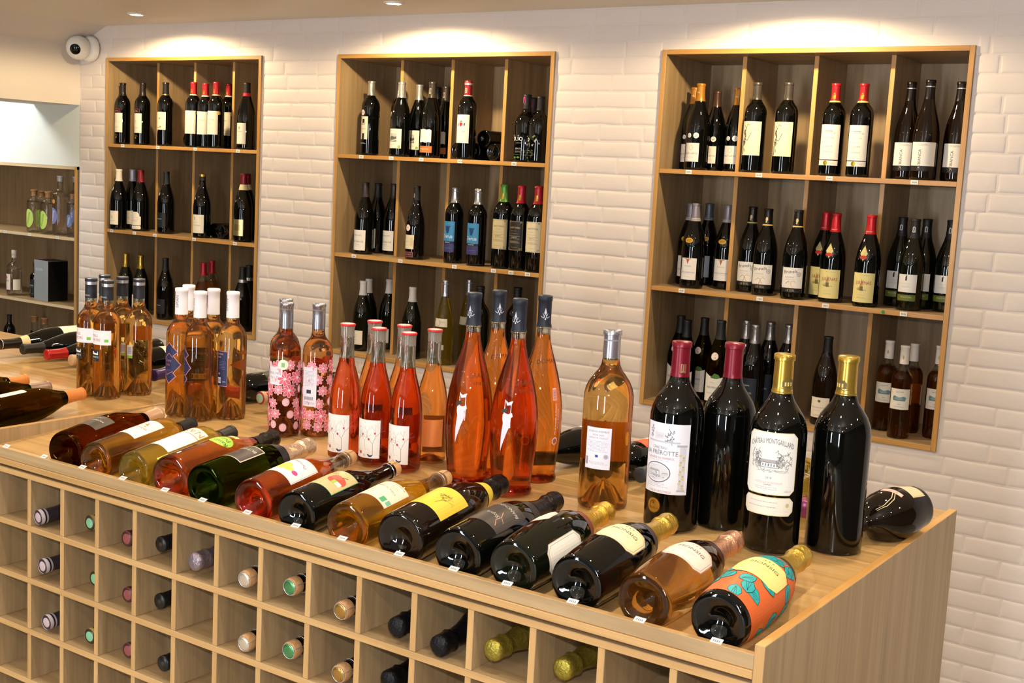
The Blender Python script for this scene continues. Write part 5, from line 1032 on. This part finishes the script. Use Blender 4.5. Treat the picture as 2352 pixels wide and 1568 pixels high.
for t_, bu, bv, cu_, cv, lb_, roll in TRAY:
    kind = TYPES[t_][0]; h = height(t_) * (1.06 if t_ in ('t6', 't7', 't8') else 1); r = radius(t_)
    y0 = YF + .012 + .006; s = 1.0
    for it in range(6):
        n = Vector((0, -math.sin(sl), math.cos(sl))); c0 = Vector((0, YF + .012, ZT)) + n * (r * s + .0006)
        # base centre: on the axis plane, just behind the lip
        pb = on(bu, bv, 1, y0 + r * s * math.sin(sl)); pb.z = c0.z + (pb.y - c0.y) * math.tan(sl)
        d = ray(cu_, cv); q = (n.dot(c0 - CAM)) / n.dot(d); pc = CAM + d * q
        s = (pc - pb).length / h
    SCALES.append((t_, round(s, 2), round(math.degrees(math.atan2((pc - pb).x, (pc - pb).y)), 1)))
    lying(t_, pb, pc, lb_, roll, s=s, name='sparkling_wine_bottle' if t_ in ('t4', 't5', 't10', 't11', 't12', 't13', 't14') else 'cider_bottle' if t_ in ('t6', 't7', 't8') else 'wine_bottle')
# three bottles on the tray of the left module
T['l1'] = make_type('burgundy', 'olive', 'brown', 230, cap='D8843E', capk='matte', caplen=56, labels=[('label', [('r', -34, 60, 34, 130, 'F0E0D2'), ('e', 8, 110, 12, 9, 'F0C890')] + micro(-20, 10, 90, 2), -14)], seg=48)
T['l2'] = make_type('burgundy', 'olive', 'brown', 230, cap='9A7E6C', capk='foil', caplen=56, seg=48)
for t_, (ju, jv), (eu, ev), lb_ in (('l1', (13, 882), (60, 872), 'green bottle with orange capsule, furthest of three lying on the left tray'), ('l2', (66, 897), (113, 888), 'green bottle with grey-brown capsule, middle of three lying on the left tray'), ('l1', (143, 914), (190, 903), 'green bottle with orange capsule and white label, nearest of three on the left tray')):
    r = radius(t_); n = Vector((0, -math.sin(sl), math.cos(sl))); c0 = Vector((0, YF + .012, ZT)) + n * (r + .001)
    P = []
    for u, v in ((ju, jv), (eu, ev)):
        d = ray(u, v); P.append(CAM + d * (n.dot(c0 - CAM) / n.dot(d)))
    d = (P[1] - P[0]).normalized(); d = Vector((0.10, math.cos(sl), math.sin(sl))).normalized() if False else d
    lying(t_, P[1] - d * height(t_), P[1], lb_, -8, s=1.0)

# ------------------------------------------------------------------ the row lying along the back of the counter, necks towards the room
T['b_dark'] = make_type('rhone', 'black', cap='1C1410', capk='foil', caplen=62, capx=[('ring', 226, 250, 'D8C08A'), ('ring', 311, 313, 'D8C8C8')], labels=[('label', [('r', -38, 24, 38, 120, 'EBDDBE')] + micro(-10, 20, 90, 2), 0)])
T['b_black'] = make_type('rhone', 'black', cap='15120E', capk='matte', caplen=66, labels=[('label', [('r', -38, 24, 38, 120, 'EBDDBE')], 0)])
T['b_red'] = make_type('rhone', 'black', cap='A81A18', capk='foil', caplen=62, labels=[('label', [('r', -38, 24, 38, 120, 'D8DCC8')], 0)])
T['b_cork'] = make_type('burgundy', 'black', cap='B8946A', capk='matte', caplen=24)
T['b_purple'] = make_type('burgundy', 'black', cap='3A2458', capk='foil', caplen=62)
T['b_green'] = make_type('bordeaux', 'black', cap='96141E', capk='foil', caplen=60, labels=[('label', [('r', -36, 60, 36, 160, 'E9DCD0'), ('r', -36, 120, 36, 160, '2A2A24'), ('l', [(-30, 150), (10, 110)], 8, 'E0A81E'), ('e', 10, 140, 9, 8, '8AB878'), ('e', 20, 130, 6, 6, 'C890A8')], 0)])
T['b_redcap'] = make_type('rhone', 'black', cap='A81A22', capk='foil', caplen=60, capx=[('ring', 300, 311, 'B89A70')])
T['b_grey'] = make_type('rhone', 'black', cap='30353A', capk='matte', caplen=60)
T['b_white'] = make_type('rhone', 'black', cap='15120E', capk='matte', caplen=60, labels=[('label', [('r', -38, 40, 38, 130, 'DDE4D4'), ('r', -36, 60, 36, 66, '7AA06A')], 0)])
T['b_orange'] = make_type('bordeaux', 'black', cap='24282C', capk='matte', caplen=60, labels=[('label', [('r', -36, 60, 36, 170, 'F0E2D6'), ('p', [(-36, 120), (-4, 130), (10, 170), (-36, 170)], 'E05A2E'), ('l', [(-2, 150), (10, 156), (16, 146)], 2, '1A1A1A'), ('l', [(-4, 110), (22, 104)], 1, '1A1A1A')], 10)])
T['b_pink'] = make_type('bordeaux', 'clear', 'straw', 250, cap='9A4470', capk='foil', caplen=40, capx=[('disc', [], 0)] and [], labels=[('net_print', scribble(0, 170, 30, 40, 50, .7, 'C0B48A', 31), 0)])
T['b_brown'] = make_type('ham', 'brown', cap='150C0A', capk='matte', caplen=48, labels=[('label', [('r', -46, 16, 50, 64, 'DCC9A0')] + frame(-43, 19, 47, 61, .6, 'B8A478'), 20), ('ribbon_tag', [('p', [(-30, 98), (22, 110), (24, 98), (16, 92), (-26, 86)], 'D89A8A'), ('p', [(-28, 97), (20, 108), (22, 98), (15, 94), (-25, 88)], 'E8C4B4'), ('t', -2, 98, 8, 'RESERVE', 'B85A50', 12)], 10), ('string', [('l', [(-4, 96), (-20, 120), (-26, 146), (-20, 160)], 1.6, 'D8C494'), ('l', [(-8, 94), (-26, 118), (-32, 142), (-26, 160)], 1.6, 'D8C494')], 10)], seg=48)
def back_row(tname, u, v, label, yaw=4, roll=0):
    r = radius(tname); R = r + .0008; h = height(tname); tip = on(u, v, 2, ZC + R)
    d = Vector((-math.sin(math.radians(yaw)), -math.cos(math.radians(yaw)), 0))
    lying(tname, tip - d * h, tip, label, roll, s=1.0)
    if tname == 'b_redcap':
        o = bpy.data.objects[LAST[-1]]; link('cap_end', finish('cap_end', lathe(mm([(12, 312.7), (11, 313.2), (0, 313.2)]), 24), mat('pale_green_disc', '9CCBA8', .4), True), o)
    return tip
for a_ in (('b_dark', 1, 791, 'black bottle with cream neck band lying at far left, neck towards the room', 3), ('b_black', 51, 802, 'black-capped bottle with cream label lying at the back left, neck forward', 3), ('b_red', 106, 815, 'red-capped black bottle lying at the back left, neck forward', 3), ('b_cork', 163, 827, 'bottle with cork-coloured end lying behind the leftmost rosé bottles', 3),
   ('b_black', 232, 842, 'black-capped bottle lying behind the five black and silver capped rosés', 3), ('b_purple', 352, 862, 'purple-capped black bottle lying between the two left rosé groups', -12), ('b_redcap', 597, 914, 'red-capped black bottle lying behind the flower bottles, pale green capsule end', 3), ('b_green', 500, 900, 'black bottle with yellow and green label lying between navy and flower labels', 3),
   ('b_white', 1212, 1048, 'black bottle with pale green label lying behind the tall rosé bottles', 6), ('b_orange', 1385, 1075, 'black bottle with orange and white label lying behind the rosé magnum', 3), ('b_grey', 1470, 1091, 'black bottle with grey capsule end lying between rosé and red-capped magnums', 3), ('b_pink', 1849, 1170, 'purple-capped clear bottle lying between the two gold-capped magnums', -22)): back_row(*a_)
r_ = radius('b_brown') * .82; base = on(2106, 1163, 2, ZC + r_ + .001); tip = on(1990, 1200, 2, ZC + .036); dd = (tip - base).normalized()
lying('b_brown', base, base + dd * height('b_brown') * .82, 'big brown bottle with tan label and string tag lying against the right end panel', -14, s=.82)

# ------------------------------------------------------------------ bottles in the pigeonholes: only necks come forward
T['c_silver'] = make_type('bordeaux', 'black', cap='3A3238', capk='foil', caplen=70, capx=[('ring', 293, 301, 'C8BCC0'), ('ring', 285, 289, 'A8A0A8')])
T['c_green'] = make_type('bordeaux', 'black', cap='3A3020', capk='foil', caplen=60, capx=[('ring', 292, 300, 'B8A060')])
T['c_red'] = make_type('bordeaux', 'black', cap='4A2024', capk='foil', caplen=60)
T['c_black'] = make_type('burgundy', 'black', cap='1A1A1A', capk='foil', caplen=60)
T['c_foil'] = make_type('champagne', 'black', cap='9A8E98', capk='crinkle', caplen=80)
T['c_white'] = make_type('champagne', 'brown', cork='EAE2D4', wire=True)
T['c_gcork'] = make_type('champagne', 'black', cork='5FA56E', wire=True)
T['c_gold'] = make_type('champagne', 'brown', cork='B8904A', wire=True)
T['c_wax'] = make_type('champagne', 'black', cap='202024', capk='crinkle', caplen=90)
T['c_gfoil'] = make_type('champagne', 'green', cap='A0923A', capk='crinkle', caplen=100)
MARK = {'c_silver': ('C9B4BC', 9), 'c_green': ('7FBF98', 9), 'c_red': ('8A4A48', 9), 'c_black': ('3A2E22', 3)}
ROWS = {1: -1.2305, 2: -1.3445, 3: -1.4575, 4: -1.5705}
names = {'c_silver': 'dark bottle with silver-ringed capsule end', 'c_green': 'bottle with pale green capsule end', 'c_red': 'bottle with dark red capsule end', 'c_black': 'bottle with black capsule end', 'c_foil': 'sparkling bottle in silver foil', 'c_white': 'bottle with white-topped wired cork', 'c_gcork': 'bottle with green-topped wired cork', 'c_gold': 'bottle with gold-topped wired cork', 'c_wax': 'bottle with crumpled black foil neck', 'c_gfoil': 'sparkling bottle in olive gold foil'}
rown = {1: 'top row', 2: 'second row', 3: 'third row', 4: 'fourth row'}
CUB = [('c_silver', 88, 1188, 1), ('c_green', 206, 1201, 1), ('c_red', 291, 1237, 1), ('c_black', 369, 1250, 1), ('c_foil', 447, 1290, 1), ('c_white', 560, 1331, 1), ('c_gcork', 664, 1349, 1), ('c_gold', 781, 1404, 1), ('c_wax', 911, 1441, 1), ('c_wax', 1008, 1484, 1), ('c_gfoil', 1132, 1493, 1), ('c_gfoil', 1293, 1536, 1),
 ('c_silver', 98, 1300, 2), ('c_green', 217, 1329, 2), ('c_red', 293, 1366, 2), ('c_black', 366, 1381, 2), ('c_white', 559, 1479, 2), ('c_gcork', 662, 1495, 2), ('c_gold', 776, 1549, 2), ('c_wax', 893, 1562, 2),
 ('c_silver', 107, 1429, 3), ('c_green', 206, 1461, 3), ('c_red', 294, 1494, 3), ('c_black', 374, 1524, 3)]
for t_, u, v, row in CUB:
    r = radius(t_); h = height(t_) + (.02 if 'c_white' in t_ or 'cork' in t_ or t_ == 'c_gold' else 0); ax = ROWS[row] + r + .001
    tip = on(u, v, 2, ax - .004); 
    if tip.y < YF + .004: tip = on(u, v, 1, YF + .006)
    col = min(range(len(GX0) - 1), key=lambda k: abs((GX0[k] + GX0[k + 1]) / 2 - tip.x - .01))
    cxm = min(max(tip.x, GX0[col] + r + .008), GX0[col + 1] - r - .008)
    base = Vector((cxm, tip.y + h * .995, ax)); tip = Vector((tip.x, tip.y, min(tip.z, ax)))
    d = (tip - base).normalized(); base = tip - d * h
    if base.y > YF + .35: pass
    o = lying(t_, base, base + d * height(t_), names[t_] + ' in the %s of the pigeonholes%s' % (rown[row], '' if not (t_ in ('c_wax', 'c_gfoil') and row == 1) else (', left one' if u in (911, 1132) else ', right one')), 0, s=1.0)
    if t_ in MARK:
        H = KIND[TYPES[t_][0]][2][-1][1]
        k = 'mark_' + t_
        if k not in MC: MC[k] = finish('cap_end', lathe(mm([(MARK[t_][1] + 1.5, H + .7), (MARK[t_][1], H + 1.1), (0, H + 1.1)]), 24), mat(k, MARK[t_][0], .4, .2), True)
        link('cap_end', MC[k], o)

# ------------------------------------------------------------------ spirits in the alcove
def oval(col, txt, tc, hw=26, v0=24, v1=116, w=17): return ('label', [('e', 0, (v0 + v1) / 2, hw, (v1 - v0) / 2, col), ('t', 0, (v0 + v1) / 2, w, txt, tc, 78)], 0)
T['s_lime'] = make_type('gin', 'thin', 'water', 150, cork='B98A5A', labels=[oval('B9D86A', 'Vertueuse', '3E5E2E', w=15)], seg=32)
T['s_violet'] = make_type('tall_gin', 'thin', 'water', 196, cork='E8E8E8', labels=[oval('7C84BE', 'Valma', 'E6E6F2', 30, 56, 140, 24), ('seal', [('e', 0, 172, 12, 11, 'C98A34')], 6)], seg=32)
T['s_blue'] = make_type('cylinder', 'thin', 'water', 200, cork='B98A5A', labels=[oval('6C82B4', 'Valma', 'E6E6F2', 28, 60, 140, 20)], seg=32)
T['s_japan'] = make_type('flask', 'thin', 'water', 150, cap='D8CFC0', capk='matte', caplen=44, labels=[('label', [('r', -32, 34, 24, 126, 'EDE6DA'), ('t', -6, 86, 15, 'JAPAN', '3A3634'), ('e', -10, 106, 8, 8, 'C8405A'), ('e', -4, 108, 5, 4, 'D86A7A')] + micro(-14, 14, 44, 1), 0), ('back_label', [('r', -22, 34, 22, 96, 'E6E2D8')], 62)], seg=32)
T['s_matte'] = make_type('flask', 'black', cap='1A1A1C', capk='matte', caplen=30, labels=[('label', [('r', -42, 12, 42, 140, '202224'), ('t', -2, 92, 17, 'KIOMA', 'C8C8C4'), ('l', [(-24, 80), (22, 80)], 1, 'A8A8A4'), ('r', -16, 30, -12, 60, 'A8A8A4'), ('l', [(-4, 30), (-4, 64)], 1, 'A8A8A4'), ('t', 14, 30, 6, 'RHUM', 'A8A8A4')], 0)])
T['s_carafe'] = make_type('carafe', 'thin', 'darkred', 150, cork='B98A5A', seg=32)
T['s_screw'] = make_type('bordeaux', 'black', cap='1C2226', capk='foil', caplen=46)
def spirit(t_, tx, ty, y, zb, lb_, rot=0, name='spirit_bottle'):
    loc, s = at_top(t_, tx, ty, y, zb + .0004); put(t_, name, lb_, 'bottle', None, upright(t_, loc, s, rot))
for a_ in (('s_lime', 78.7, 435, .06, -.85, 'small clear bottle with lime green oval label, leftmost of three in the alcove', 6), ('s_lime', 97.4, 437.7, .12, -.85, 'small clear bottle with lime green oval label, middle of three, set back', 6), ('s_lime', 110.7, 439.4, .045, -.85, 'small clear bottle with lime green oval label, rightmost of three, in front', 6),
  ('s_violet', 138.6, 403, .06, -.85, 'tall clear spirit bottle with violet oval label and orange seal', -14), ('s_violet', 174.0, 405, .14, -.85, 'tall clear spirit bottle mostly hidden at the right edge of the alcove shelf', 0), ('s_blue', 167, 446, .04, -.85, 'clear cylinder bottle with blue oval label and cork at the shelf end', 6),
  ('s_japan', 32.7, 572, .06, -1.185, 'round-shouldered clear bottle with white and pink label and pale capsule', -6), ('s_matte', 82, 602, .10, -1.185, 'matte black round bottle half hidden behind the gift box', 0),
  ('s_screw', 21.8, 720, .06, -1.52, 'dark bottle with black screw cap on the lowest visible alcove shelf', 0), ('s_carafe', 80, 724, .06, -1.52, 'small corked carafe with dark contents, left one of two on the alcove shelf', 0), ('s_carafe', 103, 729, .06, -1.52, 'small corked carafe with dark contents, right one of two on the alcove shelf', 0)): spirit(*a_)
# gift box
p0 = on(83.6, 690, 1, .05); p1 = on(110, 693, 1, .02); p2 = on(146, 688, 1, .14)
zt = on(110, 600, 1, .02).z; gb = thing('gift_box', 'grey and black bottle gift box standing beside the matte black bottle', 'box', (p1.x, .02, -1.1848))
c1 = Vector((p1.x, .03)); a_ = math.radians(38); w_, d_ = .125, .11; c1.x += .0
bm = bmesh.new(); bm_box(bm, 0, w_, 0, d_, 0, zt + 1.1848)
for f in bm.faces:
    f.normal_update()
    if f.normal.x > .9 or f.normal.z > .9: f.material_index = 1
bmesh.ops.bevel(bm, geom=list(bm.edges), offset=.001, segments=1, affect='EDGES')
o = link('carton', finish('carton', bm, [mat('grey_carton', '9AA2A6', .35), mat('black_carton', '0A0B0C', .35)]), gb); 
M_ = Matrix.Translation((p1.x, .02, -1.1848)) @ Matrix.Rotation(math.radians(-4), 4, 'Z')
gb.matrix_world = M_ @ Matrix.Translation((-w_, 0, 0))
bm = bmesh.new()
for it in [('t', .0, .0, .016, 'KIOMA', 'x')]:
    V, Tt = text_tris('KIOMA'); bv = [bm.verts.new((.045 + x * .02, -.0005, .155 + y * .02)) for x, y in V]
    for t in Tt: bm.faces.new([bv[i] for i in t])
link('lettering', finish('lettering', bm, ink('D8DCDC')), o)
